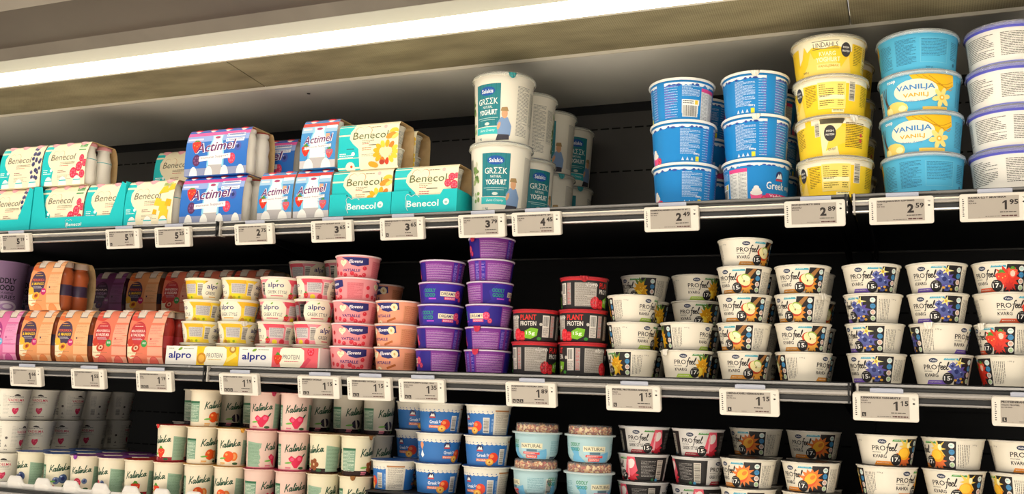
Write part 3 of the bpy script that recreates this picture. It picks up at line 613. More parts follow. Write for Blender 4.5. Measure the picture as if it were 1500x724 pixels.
kind('tub_blue', 'yoghurt_tub', 'yoghurt tub', wall='#1d86cf', art=art_blue_tub(), R=.0595, rt=.0578, rb=.0520, h=.0785, Rref=57.0, vs=1.09, rim='#eef0ea', lid='snap', lidcol='#f0efe8', lidh=.0015, rough=.33)
kind('tall', 'yoghurt_tub', 'yoghurt tub', tabcol='#3aa4a8', wall='#e9e4d4', art=art_greek_tall(), R=.0622, rt=.0594, rb=.0520, h=.1385, Rref=57.0, vs=1.2, rim='#efecdf', lid='clear', lidcol='#eef0ec', lidh=.003)
KC = dict(R=.0350, rt=.0318, rb=.0280, h=.0765, Rref=30.5)
for fl, lc, wl, bnd in (('blueberry', '#2a5fb0', '#e4ddc2', None), ('raspberry', '#8a3a96', '#e6dcc4', None), ('strawberry', '#c9302c', '#e6dcc2', ('#a02a34', .010)), ('orange', '#dba23c', '#e6dac0', None), ('pink', '#c83a5c', '#e2c2b4', ('#d06a80', .003)), ('date', '#9a6a3a', '#e0d8ba', ('#2e1a14', .010)), ('dark', '#5a4a3c', '#c9c2b0', ('#2a1a20', .008))):  # dark variant has back-row shade put into its wall, lid and print colours
    kind('k_'+fl, 'yoghurt_cup', 'yoghurt cup', tabcol=lc, wall=wl, art=art_kalinka(fl, len(fl)+20), lidcol=lc, rim=wl, band=bnd, **KC)
kind('vadelma', 'yoghurt_cup', 'yoghurt cup', wall='#e6e1d2', art=art_vadelma(), R=.0400, rt=.0386, rb=.0305, h=.0728, Rref=34.5, rim='#e6e1d2', lidcol='#b9b4a8', nz=40)
kind('blue_small', 'yoghurt_pot', 'yoghurt pot', tabcol='#2a5fb0', wall='#e0dbcc', art=art_blue_small(), R=.0452, rt=.0424, rb=.0362, h=.0558, Rref=40.0, rim='#e4e0d2', lidcol='#2a5fa8')
def granola_mesh():
    b = MB(); r = random.Random(5); cols = ['#c9783c', '#e2ae70', '#b84a30', '#f0d29a', '#8f3f26']
    b.lathe([(.036, .0485), (.0365, .0595), (.001, .0605)], M('#a85a34', .8), 32)
    for k in range(330):
        a = r.uniform(0, 6.283); z = r.uniform(.0488, .0602); top = r.random() < .3
        rr = .0368 if not top else r.uniform(0, .036); z = z if not top else .0606
        c = (rr*math.sin(a), -rr*math.cos(a), z); s1 = r.uniform(.0024, .0050); s2 = s1*r.uniform(.4, .9); t = r.uniform(0, 3.14)
        tx = Vector((math.cos(a), math.sin(a), 0)) if not top else Vector((1, 0, 0)); tz = Vector((0, 0, 1)) if not top else Vector((0, 1, 0)); nn = Vector((math.sin(a), -math.cos(a), 0)) if not top else Vector((0, 0, 1))
        U = tx*math.cos(t)+tz*math.sin(t); V = -tx*math.sin(t)+tz*math.cos(t); c = Vector(c); m = M(r.choice(cols), .6)
        P = [c+U*s1, c+V*s2, c-U*s1, c-V*s2]; T = c+nn*.0014
        for i in range(4): b.face([P[i], P[(i+1) % 4], T], m)
    return b.mesh('granola_topping')
kind('granola', 'yoghurt_pot', 'yoghurt pot', extra=('granola_topping', granola_mesh()), wall='#a9c9ce', art=art_granola(), R=.0455, rt=.0410, rb=.0370, h=.0650, Rref=40.0, rim='#b9cdce', lid='dome', lidh=.0165, rnd=.006)
kind('lilac', 'yoghurt_tub', 'yoghurt tub', wall='#a786ae', art=art_lilac(), R=.0560, rt=.0530, rb=.0470, h=.1270, Rref=51.0, vs=1.12, rim='#a786ae', lidcol='#8f7a98')
# ------------------------------------------------------------------ where things stand
S1, S2, S3 = H0+.3520, H0+.0490, H0-.235      # shelf surfaces
def project(x, y, z):
    v = ROT.transposed() @ Vector((x, y-CAMY, z-H0)); return CX+F_PX*v.x/-v.z, CY-F_PX*v.y/-v.z
def x_at(px, y, z):
    a, b = -4.0, 2.5
    for _ in range(50):
        m = (a+b)/2
        if project(m, y, z)[0] < px: a = m
        else: b = m
    return (a+b)/2
def view_angle(x, y): return math.atan2(-x, y-CAMY)
USED = set()
def uniq(s):
    assert s not in USED, s
    USED.add(s); return s
ORD = {1: ['single one'], 2: ['lower one', 'upper one'], 3: ['bottom one', 'middle one', 'topmost one'],
       4: ['bottom one', 'second from bottom', 'second from top', 'topmost one'],
       5: ['bottom one', 'second from bottom', 'middle one', 'second from top', 'topmost one'],
       6: ['bottom one', 'second from bottom', 'third from bottom', 'third from top', 'second from top', 'topmost one']}
def pot(key, x, y, z, c, label, group, tab=None, jit=0.0):
    K = KINDS[key]; al = view_angle(x, y); phi = al-c/K['Rref']+jit
    root = empty(K['name'], (x, y, z), phi)
    tag(root, uniq(label), K['cat'], group)
    for nm, me in (('pot_body', K['tub']), ('lid', K['lid'])):
        o = bpy.data.objects.new(nm, me); C.objects.link(o); o.parent = root
    if K['extra']:
        o = bpy.data.objects.new(K['extra'][0], K['extra'][1]); C.objects.link(o); o.parent = root
    if tab is not None:
        lo = [c for c in root.children if c.name.startswith('lid')][0]; o = bpy.data.objects.new('pull_tab', K['tab']); C.objects.link(o); o.parent = lo; o.rotation_euler = (0, 0, al+math.radians(tab)-phi)
    return root
def stack(key, px, cs, look, where, group, shelf, row=0, X=None, y0=.022, gap=.0055, pz=None, dx=0.0, lab=None, look_by=None, raise_=0.0):
    shelf += raise_
    """a column of pots; cs lists from the bottom up what print faces the viewer (None: keep, nothing), or (print, tab)"""
    K = KINDS[key]; h = K['h']; y = y0+K['R']+row*(2*K['R']+gap)
    if X is None: X = x_at(px, y, pz if pz else shelf+h*len(cs)*.5)
    names = lab or ORD[len(cs)]
    for i, c in enumerate(cs):
        if isinstance(c, tuple): c, tb = c
        else: tb = None
        jx = R_.uniform(-.0006, .0006); jy = R_.uniform(-.0008, .0008)
        lk = look_by[i] if look_by else look
        pot(key, X+jx+dx*i, y+jy, shelf+h*i+.0002, c, f'{lk}, {names[i]} {where}', group, tb)
    return X
# ------------------------------------------------------------------ the cabinet
steel = noise_mat('painted_grey_steel', '#dedcd2', '#e6e4dc', 2, .30, .0, (1, 1, 1))
dark = noise_mat('black_steel', '#0c0c0d', '#121213', 12, .5, .2)
back = noise_mat('dark_back_steel', '#4b4947', '#575552', 4, .36, .25)
chrome = noise_mat('polished_rail', '#b6b1aa', '#c8c3bc', 18, .25, .7, (.2, 1, 1))
raildark = noise_mat('dark_rail', '#3a3a3a', '#4a4a49', 30, .35, .5, (.2, 1, 1))
canopy_m = noise_mat('brown_grey_canopy', '#4f463e', '#584f46', 4, .6, 0)
lipm = noise_mat('pale_lip', '#c9c3b2', '#d6d0c0', 9, .45, .1)
def emis(name, col, s):
    m = bpy.data.materials.new(name); m.use_nodes = True; b = m.node_tree.nodes['Principled BSDF']
    b.inputs['Base Color'].default_value = (*lin(col), 1); b.inputs['Emission Color'].default_value = (*lin(col), 1); b.inputs['Emission Strength'].default_value = s; return m
def grille_mat():
    m = bpy.data.materials.new('air_grille'); m.use_nodes = True; nt = m.node_tree; b = nt.nodes['Principled BSDF']
    tc = nt.nodes.new('ShaderNodeTexCoord'); wv = nt.nodes.new('ShaderNodeTexWave'); wv.wave_type = 'BANDS'; wv.bands_direction = 'X'; wv.inputs['Scale'].default_value = 78; wv.inputs['Distortion'].default_value = .6; wv.inputs['Detail Scale'].default_value = 4
    wy = nt.nodes.new('ShaderNodeTexWave'); wy.bands_direction = 'Y'; wy.inputs['Scale'].default_value = 90; wy.inputs['Distortion'].default_value = .4
    n = nt.nodes.new('ShaderNodeTexNoise'); n.inputs['Scale'].default_value = 7; n.inputs['Detail'].default_value = 7
    mp = nt.nodes.new('ShaderNodeMapping'); mp.inputs['Scale'].default_value = (1, 3, 1); nt.links.new(tc.outputs['Object'], mp.inputs[0])
    for t in (wv, wy): nt.links.new(tc.outputs['Object'], t.inputs['Vector'])
    nt.links.new(mp.outputs[0], n.inputs['Vector'])
    cr = nt.nodes.new('ShaderNodeValToRGB'); cr.color_ramp.elements[0].position = .28; cr.color_ramp.elements[1].position = .62; cr.color_ramp.elements[0].color = (*lin('#72694f'), 1); cr.color_ramp.elements[1].color = (*lin('#938b6c'), 1)
    nt.links.new(n.outputs['Fac'], cr.inputs[0])
    mul = nt.nodes.new('ShaderNodeMath'); mul.operation = 'MULTIPLY'; nt.links.new(wv.outputs['Fac'], mul.inputs[0]); nt.links.new(wy.outputs['Fac'], mul.inputs[1])
    mix = nt.nodes.new('ShaderNodeMixRGB'); mix.blend_type = 'MULTIPLY'; mix.inputs['Color2'].default_value = (.5, .47, .42, 1)
    nt.links.new(mul.outputs[0], mix.inputs['Fac']); nt.links.new(cr.outputs[0], mix.inputs['Color1']); nt.links.new(mix.outputs[0], b.inputs['Base Color'])
    b.inputs['Roughness'].default_value = .8; return m
X0, X1 = -2.75, .75
JA, JB = -1.345, -.088          # joints between cabinet sections
cab = empty('refrigerated_cabinet', (-.8, .6, 0)); tag(cab, 'open chilled dairy cabinet with a bright lamp under its canopy', 'refrigerated cabinet')
def cabpart(name, mb):
    o = mb.build(name, cab); o.location = (.8, -.6, 0); return o
def Zc(z): return H0+z
b = MB(); b.prism_x([(-.262, Zc(.762)), (-.130, Zc(.743)), (-.127, Zc(.745)), (-.127, Zc(.80)), (-.262, Zc(.80))][::-1], X0, X1, canopy_m); cabpart('canopy_soffit', b)
b = MB(); b.prism_x([(-.290, Zc(.775)), (-.263, Zc(.760)), (-.262, Zc(.80)), (-.262, Zc(.95)), (-.290, Zc(.95))][::-1], X0, X1, noise_mat('canopy_fascia', '#8a8378', '#979085', 5, .5)); cabpart('canopy_fascia', b)
b = MB(); b.prism_x([(-.127, Zc(.7445)), (-.102, Zc(.7268)), (-.100, Zc(.7285)), (-.100, Zc(.80)), (-.127, Zc(.80))][::-1], X0, X1, noise_mat('lamp_side_strip', '#6c655b', '#787166', 8, .45)); cabpart('lamp_housing', b)
b = MB(); b.prism_x([(-.1005, Zc(.7270)), (-.0985, Zc(.7262)), (-.0605, Zc(.7158)), (-.060, Zc(.74)), (-.1005, Zc(.75))][::-1], X0, X1, emis('frosted_lamp_cover', '#b9b8ac', .10)); cabpart('frosted_lamp_cover', b)
b = MB(); b.prism_x([(-.0600, Zc(.7156)), (-.0325, Zc(.6945)), (-.031, Zc(.72)), (-.0600, Zc(.74))][::-1], X0, X1, emis('light_tube', '#fff4d6', STRIP_POWER)); cabpart('light_diffuser', b)
b = MB(); b.prism_x([(-.0325, Zc(.6944)), (-.0285, Zc(.6925)), (-.027, Zc(.696)), (-.027, Zc(.72)), (-.0318, Zc(.72))][::-1], X0, X1, lipm); cabpart('lamp_edge_strip', b)
gm = grille_mat()
for a, c in ((X0, -1.345), (-1.342, -.0895), (-.0865, X1)):
    b = MB(); b.prism_x([(-.027, Zc(.6940)), (.113, Zc(.6822)), (.113, Zc(.70)), (-.027, Zc(.71))][::-1], a, c, gm); cabpart('air_grille', b)
b = MB(); b.prism_x([(.1132, Zc(.6760)), (.1165, Zc(.6758)), (.1168, Zc(.70)), (.1132, Zc(.70))][::-1], X0, X1, lipm); cabpart('grille_lip', b)
b = MB(); b.prism_x([(.117, Zc(.6835)), (.555, Zc(.7190)), (.555, Zc(.73)), (.117, Zc(.71))][::-1], X0, X1, steel); o = cabpart('inner_ceiling_panel', b)
b = MB()
for px, py in ((450, 156), ):
    b.lathe([(.004, 0), (.004, .001), (.0012, .0012)], M('#3a3835', .5), 14)
o = b.build('screw_head', cab); xx = x_at(452, .2, H0+.69); o.location = (xx+.8, .2-.6, H0+.6888); o.rotation_euler = (math.pi, 0, 0)
# back wall with slotted panels
b = MB(); b.box(X0, X1, .560, .575, H0-.35, H0+.78, dark); cabpart('back_wall', b)
for a, c in ((X0, -1.347), (-1.343, -.090), (-.086, X1)):
    b = MB(); b.box(a, c, .5535, .559, Zc(.34), Zc(.695), back)
    for zz in (.655, .548, .44):
        x = a+.03
        while x < c-.03: b.box(x, x+.021, .5527, .5537, Zc(zz), Zc(zz+.0032), M('#030303', .9)); x += .0285
    cabpart('slotted_back_panel', b)
    for z0, z1 in ((.06, .31), (-.22, .01)):
        b = MB(); b.box(a, c, .5535, .559, Zc(z0), Zc(z1), noise_mat('black_back_panel', '#0b0b0b', '#111111', 6, .45, .3))
        for zz in (z0+.06, z0+.15):
            x = a+.03
            while x < c-.03: b.box(x, x+.021, .5527, .5537, Zc(zz), Zc(zz+.0032), M('#020202', .9)); x += .0285
        cabpart('slotted_back_panel', b)
for x in (JA, JB):
    b = MB(); b.box(x-.012, x+.012, .540, .556, H0-.24, H0+.69, dark); cabpart('upright', b)
b = MB(); b.box(X0, X1, -.02, .56, H0-1.0, H0-.262, dark); cabpart('cabinet_base', b)
b = MB(); b.box(X0-.02, X0, -.28, .58, H0-1.0, H0+.95, dark); b.box(X1, X1+.02, -.28, .58, H0-1.0, H0+.95, dark); cabpart('side_panel', b)

fl = MB(); fl.box(-5, 3, -4.2, .6, -.02, 0, noise_mat('pale_floor', '#d2cbc0', '#dcd6cc', 5, .35)); o = fl.build('floor', None, None, 'structure')
def shelf(z, a, c, label, deep=.53):
    t = empty('shelf', ((a+c)/2, deep/2, z)); tag(t, uniq(label), 'shelf', 'shelves of the chilled cabinet'); off = (-(a+c)/2, -deep/2, -z)
    b = MB(); b.box(a-.0017, c+.0017, .007, deep, z-.012, z, dark); b.box(a, c, .05, .062, z-.022, z-.010, dark); b.face([(a-.0017, .008, z+.0001), (c+.0017, .008, z+.0001), (c+.0017, deep, z+.0001), (a-.0017, deep, z+.0001)], M('#a8a6a0', .35, .3)); b.build('shelf_board', t, off)
    g = MB(); lp = 0 if 'lowest' in label else 1; zt = z; z = z-.0065*lp
    g.prism_x([(.0, z+.0010), (.0012, z+.0046), (.0034, z+.0048), (.0034, z-.001)][::-1], a, c, M('#8c8a86', .25, .2, .3)); lp and g.build('front_lip', t, off)
    b = MB()
    pf = [(.0020, z-.0006), (-.0006, z-.0032), (-.0008, z-.0052), (-.0036, z-.0068), (-.0054, z-.0095), (-.0050, z-.0125), (-.0030, z-.0145), (-.0004, z-.0152), (.0008, z-.0160), (.0008, z-.0225), (-.0016, z-.0235), (-.0020, z-.0262), (.0006, z-.0272), (.006, z-.0272), (.006, z-.0006)]
    mm = [raildark, raildark, raildark, chrome, chrome, chrome, chrome, raildark, raildark, raildark, chrome, chrome, raildark, raildark, raildark]
    n = len(pf)
    b.prism_x(pf, a, c, mm); b.build('price_rail', t, off)
    for x in (a+.0015, c-.0045):
        b = MB(); b.box(x, x+.003, -.0060, .012, z-.0275, z+.0045*lp, M('#b9b4aa' if x < (a+c)/2 else '#2a2a2a', .4, .2)); b.build('rail_end_cap', t, off)
    z = zt
    for x in (a+.02, c-.026):
        b = MB(); b.prism_x([(.05, z-.013), (deep+.015, z-.013), (deep+.015, z-.060), (deep-.02, z-.060)][::-1], x, x+.003, dark); b.build('bracket', t, off)
    return t
for nm, z in (('upper', S1), ('middle', S2)):
    shelf(z, X0+.005, JA-.001, f'dark steel {nm} shelf with chrome price rail in the far section')
    shelf(z, JA+.003, JB-.0035, f'dark steel {nm} shelf with chrome price rail in the long centre section')
    shelf(z, JB+.0035, X1-.005, f'dark steel {nm} shelf with chrome price rail in the section nearest the camera')
shelf(S3, X0+.005, X1-.005, 'lowest dark steel shelf running under the cup trays', .54)

# ------------------------------------------------------------------ price tags
def price_tag(px, py, z, big, small, title, sub, label, boxes=0, word=None):
    z = z-.0065+(.010 if z > H0+.2 else .006); x = x_at(px, -.010, z-.037); t = empty('price_tag', (x, -.0095, z-.015)); t.rotation_euler = (math.radians(12), 0, 0)
    tag(t, uniq(label), 'price tag', 'electronic price tags on the rails'); W, Hh = .0945, .0430
    def rr(x0, z0, x1, z1, r):
        P = []
        for cx_, cz_, a0 in ((x1-r, z0+r, -90), (x1-r, z1-r, 0), (x0+r, z1-r, 90), (x0+r, z0+r, 180)):
            for k in range(5): a = math.radians(a0+k*22.5); P.append((cx_+r*math.cos(a), cz_+r*math.sin(a)))
        return P
    b = MB(); m = M('#ded8cb', .45); b.sheet_y(rr(-W/2, -Hh, W/2, 0, .0035), -.0045, .0045, m)
    b.sheet_y(rr(-W/2+.0012, -Hh+.0012, W/2-.0012, -.0012, .003), -.0053, -.0045, m)
    A = Art(.5, int(px)); A.base = 0
    u0, u1, v0, v1 = -36, 34, -38, -4.5
    for k in range(9): A.rect(-43.5, -9-k*3.2, -43.5+(2.4 if k % 3 else 1.6), -7.4-k*3.2, '#3c3a36')
    A.rect(38.5, -7.5, 42.5, -6.6, '#77736b'); A.rect(40, -9, 42.5, -8.2, '#77736b'); A.ell(40.5, -14.5, 1.9, 1.4, '#2b2926', 10)
    def mpf(u, v, L): return ((u/1000, -.00535-L*.00012, v/1000), (0, -1, 0))
    b.art(A, mpf, 200); b.build('tag_case', t)
    s = MB(); s.sheet_y([(u0/1000, v0/1000), (u1/1000, v0/1000), (u1/1000, v1/1000), (u0/1000, v1/1000)], -.0060, -.0054, M('#aca498', .3))
    A = Art(.5, int(px)+1); ink = '#2c2623'
    if title: A.text(title, u0+1, -8.2, 3.3, ink, min(66, 2.6*len(title)), .10)
    if sub: A.text(sub[0], u0+1, -12.2, 2.3, ink, 1.9*len(sub[0]), .08); A.text(sub[1], u0+1, -15.8, 2.1, ink, 1.8*len(sub[1]), .08)
    
    def one(u, v, h): A.poly([(u, v), (u+h*.22, v), (u+h*.22, v+h), (u+h*.05, v+h), (u-h*.22, v+h*.80), (u-h*.22, v+h*.66), (u, v+h*.78)], ink)
    if big == '1': one(14.5, -25.5, 14.0)
    else: A.text(big, 9, -25.5, 14.0, ink, 9.6, .11)
    if small[0] == '1': one(23.5, -18.2, 7.6); A.text(small[1], 27.5, -18.2, 7.6, ink, 5.4, .07)
    elif small[1] == '1': pass
    else: A.text(small, 21, -18.2, 7.8, ink, 12, .07)
    A.rect(0, 0, .01, .01, ink)
    A.micro(8, -31.5, 30, -28.6, ink, 4, 1.3); A.micro(10, -36.5, 32, -34.0, '#4a1f1e', 4, 1.8); A.micro(-12, -36, 8, -35, ink, 4, .6)
    for k in range(boxes): A.rect(u0+2+k*7.2, -36, u0+8+k*7.2, -29.5, ink); A.rect(u0+4.2+k*7.2, -34.5, u0+5.2+k*7.2, -31, '#b7afa2'); A.rect(u0+4.2+k*7.2, -34.5, u0+6.4+k*7.2, -33.6, '#b7afa2')
    def mps(u, v, L): return ((u/1000, -.00612-L*.00012, v/1000), (0, -1, 0))
    s.art(A, mps, 200); s.build('screen', t)
    c = MB(); c.sheet_y([(-.022, -.001), (.026, -.001), (.026, .0065), (-.022, .0065)], -.0008, .0008, M('#c3c8d8', .3, 0, .25)); c.box(-.020, .024, -.0005, .004, .0058, .0068, M('#c3c8d8', .3, 0, .25)); c.build('hanging_clip', t)
    return t
TT = 'electronic price tag'
for a in (
  (21, 0, S1, '5', '19', 'BENECOL JOG.JUOMA', ('BENECOL', '6X65ML'), 'price tag reading 5 19 at the far end of the upper rail', 1),
  (179, 0, S1, '5', '19', 'BENECOL HEDELMÄJUOMA VATT', ('BENECOL', '6X65ML'), 'price tag reading 5 19 under the teal carton of drink packs', 1),
  (252, 0, S1, '5', '25', 'PÄIVITTÄIN JUOTAVA MARJA', ('ACTIMEL', '8X100G'), 'price tag reading 5 25 below the multi-berry drink packs', 0),
  (371, 0, S1, '2', '75', 'MANSIKKA JUOMA 4X100G', ('ACTIMEL', '0,4 KG'), 'price tag reading 2 75 on the upper rail', 0),
  (485, 0, S1, '3', '65', 'JOGURTTI HEDELMÄ 4X125', ('BENECOL', '0,5 KG'), 'price tag reading 3 65 under the peach cup carton', 1),
  (588, 0, S1, '3', '65', 'SIEMENJOGURTTI VADELMA', ('BENECOL', '0,5 KG'), 'price tag reading 3 65 under the raspberry cup carton', 1),
  (705, 0, S1, '3', '79', 'KREIKK. LUONNONJOGURTTI', ('SALAKIS', '1KG'), 'price tag reading 3 79 below the tall teal tubs', 0),
  (785, 0, S1, '4', '45', 'KREIKKALAINENJOGURTTI 10%', ('SALAKIS', '1 KG'), 'price tag reading 4 45 on the upper rail', 0),
  (983, 0, S1, '2', '49', 'KREIKKALAINEN JOGURTTI 2%', ('OLYMPUS', '0,5 KG'), 'pale price tag reading 2 49 below the blue tubs', 0),
  (1193, 0, S1, '2', '89', 'MAKUJOGURTTI 500G', ('LINDAHLS', '0,5 KG'), 'price tag reading 2 89 below the yellow tubs', 0),
  (1320, 0, S1, '2', '59', 'VANILJARAHKA 0,5%500G', ('COOP', '0,5 KG'), 'price tag reading 2 59 below the vanilla tubs', 0),
  (1456, 0, S1, '1', '95', 'RAHKA 0,2 % MUSTIKKA', ('XTRA', '0,5 KG'), 'price tag reading 1 95 below the white tubs', 0),
  (37, 0, S2, '1', '66', 'JUOTAVA VÄLIPALA', ('ODDLY', '0,4L'), 'price tag reading 1 66 on the middle rail', 0),
  (128, 0, S2, '1', '55', 'KAURAJUOMA PERSIKKA', ('ODDLY', '0,4L'), 'price tag reading 1 55 on the middle rail', 0),
  (225, 0, S2, '1', '19', 'KAURAJUOMA MANSIKKA', ('ALPRO', '0,15KG'), 'price tag reading 1 19 below the red bottle packs', 3),
  (349, 0, S2, '1', '19', 'SOIJAVALMISTE 150G', ('ALPRO', '0,15KG'), 'price tag reading 1 19 below the yellow pot tray', 3),
  (466, 0, S2, '1', '15', 'MANSIKKA VATSALLE', ('ELOVENA', '0,15KG'), 'price tag reading 1 15 with two black squares below the alpine-red pots', 2),
  (540, 0, S2, '1', '15', 'OMENAKANELI VATSALLE', ('ELOVENA', '0,15KG'), 'price tag reading 1 15 below the orange apple pots', 2),
  (617, 0, S2, '1', '35', 'KAURAVALMISTE MARJA 150G', ('ODDLY GOOD', '0,15KG'), 'price tag reading 1 35 with light glinting on it', 2),
  (777, 0, S2, '1', '89', 'SOIJARAHKA VADELMA 200G', ('ALPRO', '0,2KG'), 'price tag reading 1 89 with three black squares', 3),
  (927, 0, S2, '1', '15', 'PROFEEL PROTRAHKA ANANAS', ('VALIO', '0,175 KG'), 'price tag reading 1 15 below the pineapple quark pots', 1),
  (1097, 0, S2, '1', '15', 'OMENA-KANELI KERMARAHKA', ('VALIO', '0,175 KG'), 'price tag reading 1 15 below the apple quark pots', 1),
  (1297, 0, S2, '1', '15', 'KERMARAHKA VANI-MUST.P', ('VALIO', '0,175 KG'), 'price tag reading 1 15 below the blueberry quark pots', 1),
  (1506, 0, S2, '1', '15', 'PROTEIINIRAHKA MANSIKKA', ('VALIO PROFEEL', '0,175 KG'), 'price tag cut off by the edge of the picture, middle rail', 1)):
    price_tag(*a[:7], a[7].replace('alpine-red', 'berry'), a[8])
# ------------------------------------------------------------------ upper shelf, tubs
G = 'tubs stacked on the upper shelf'
def gs(key, px, cs, look, where, **k): return stack(key, px, cs, look, where, k.pop('group', G), S1, **k)
xa = gs('tall', 735, [-8, (16, 14)], 'tall white greek yoghurt tub', 'of the front pair', lab=['lower', 'upper'])
gs('tall', 0, [-50, 32], 'tall white greek yoghurt tub', 'of the pair second in line', row=1, X=xa, lab=['lower', 'upper'])
gs('tall', 0, [(-2, 30), (-6, -25)], 'tall white greek yoghurt tub', 'of the pair third in line', row=2, X=xa, lab=['lower', 'upper'])
gs('tall', 0, [(-12, 30), -40], 'tall white greek yoghurt tub', 'of the pair at the back', row=3, X=xa, lab=['lower', 'upper'])
xb = gs('tub_blue', 1004, [118, 118, 222], 'blue greek yoghurt tub', 'of the stack beside the empty shelf space', y0=.036, dx=-.004, lab=['bottom one', 'middle one', 'top one'])
gs('tub_blue', 0, [4, 4, 110], 'blue yoghurt tub', 'in the rear stack behind the first blue stack', y0=.036, row=1, X=xb, lab=['bottom one', 'middle one', 'top one'])
xc = gs('tub_blue', 1108, [-44, (150, 0), (150, 0)], 'blue greek yoghurt tub', 'of the stack touching the yellow tubs', y0=.036, dx=-.001, lab=['bottom one', 'middle one', 'top one'])
gs('tub_blue', 0, [30, 80, 240], 'blue tub in shade', 'of the rear stack beside the yellow tubs', y0=.036, row=1, X=xc, lab=['bottom one', 'middle one', 'top one'])
xd = gs('tub_yellow', 1222, [100, (232, 32), 100, 8], 'yellow yoghurt tub', 'of the front yellow stack', dx=-.0026)
gs('tub_yellow', 0, [150, 214, 130, 100], 'yellow tub in shade', 'of the rear yellow stack', row=1, X=xd)
gs('tub_vanilla', 1350, [138, 14, 6, 138], 'light blue vanilla quark tub', 'of the stack between yellow and white', dx=-.0012)
gs('tub_white', 1482, [-62, 28, -60, 40], 'white quark tub with violet rim', 'of the stack at the shelf end')

# ------------------------------------------------------------------ bottle packs and cup packs in cardboard sleeves
kraft = noise_mat('kraft_card', '#b99a6a', '#cdb080', 40, .8)
def lathe_mesh(name, bands, n=24):
    b = MB(); pr = [(r, z) for r, z, _ in bands]; b.lathe(pr, [m for _, _, m in bands[1:]], n, True); return b.mesh(name)
def bottle_and_cap(P):
    k = next(i for i in range(len(P)) if P[i][2] is P[-1][2] and i > 6)
    cap = [(P[k-1][0]+.0002, P[k-1][1], P[-1][2])]+[(r+.0002, z, m) for r, z, m in P[k:]]
    return lathe_mesh('bottle', P[:k]), lathe_mesh('bottle_cap', cap)
def bottle_mesh(kind_, H, r):
    if kind_ == 'white':
        w_, t_, c_ = M('#efece2', .35), M('#2aa7ae', .4), M('#e9a5ae', .35)
        P = [(r*.8, 0, w_), (r, .006, w_), (r*1.0, .18*H, w_), (r*.9, .42*H, w_), (r*.93, .6*H, w_), (r*.93, .615*H, t_), (r*.90, .65*H, w_), (r*.66, .80*H, w_), (r*.62, .90*H, w_), (r*.80, .905*H, w_), (r*.80, .94*H, c_), (r*.8, .99*H, c_), (r*.70, H, c_)]
    elif kind_ == 'wavy':
        w_, c_ = M('#ece9e0', .35), M('#c9203c', .35)
        P = [(r*.8, 0, w_), (r, .007, w_), (r, .40*H, w_), (r*.88, .52*H, w_), (r*.97, .66*H, w_), (r*.86, .82*H, w_), (r*.70, .89*H, w_), (r*.84, .91*H, w_), (r*.84, .965*H, w_), (r*.8, .985*H, c_), (r*.70, H, c_)]
    else:
        col, lab_ = kind_; w_, l_, c_ = M(col, .22, 0, .15), M(lab_, .4), M('#d3bfae', .35)
        P = [(r*.8, 0, w_), (r, .005, w_), (r, .30*H, w_), (r*.93, .34*H, l_), (r*.9, .52*H, l_), (r*.92, .60*H, w_), (r*.97, .70*H, w_), (r*.80, .82*H, w_), (r*.62, .86*H, w_), (r*.80, .865*H, w_), (r*.80, .985*H, c_), (r*.74, H, c_)]
    return bottle_and_cap(P)
def cupp_mesh(col, H):
    b = MB(); w_ = M('#e6e2d4', .35); hh = H
    b.lathe([(.019, 0), (.020, .001), (.0255, hh-.004), (.0275, hh-.0035), (.0275, hh-.001), (.001, hh-.0006)], w_, 26)
    A = Art(.4, 4); A.micro(-30, 8, 0, hh*1000-12, '#7a8a90', 2.4, .8); A.ell(16, 14, 9, 8, col, 12); A.bars(30, 10, 42, 34); A.text('Benecol', -64, 20, 6, '#6a7a3a', 26, .02)
    b.art(A, lambda u, v, L: (((.0202+.0055*v/1000/(hh-.004)+L*.00012)*math.sin(u/23), -(.0202+.0055*v/1000/(hh-.004)+L*.00012)*math.cos(u/23), v/1000), (math.sin(u/23), -math.cos(u/23), 0)), 3)
    return b.mesh('cup')
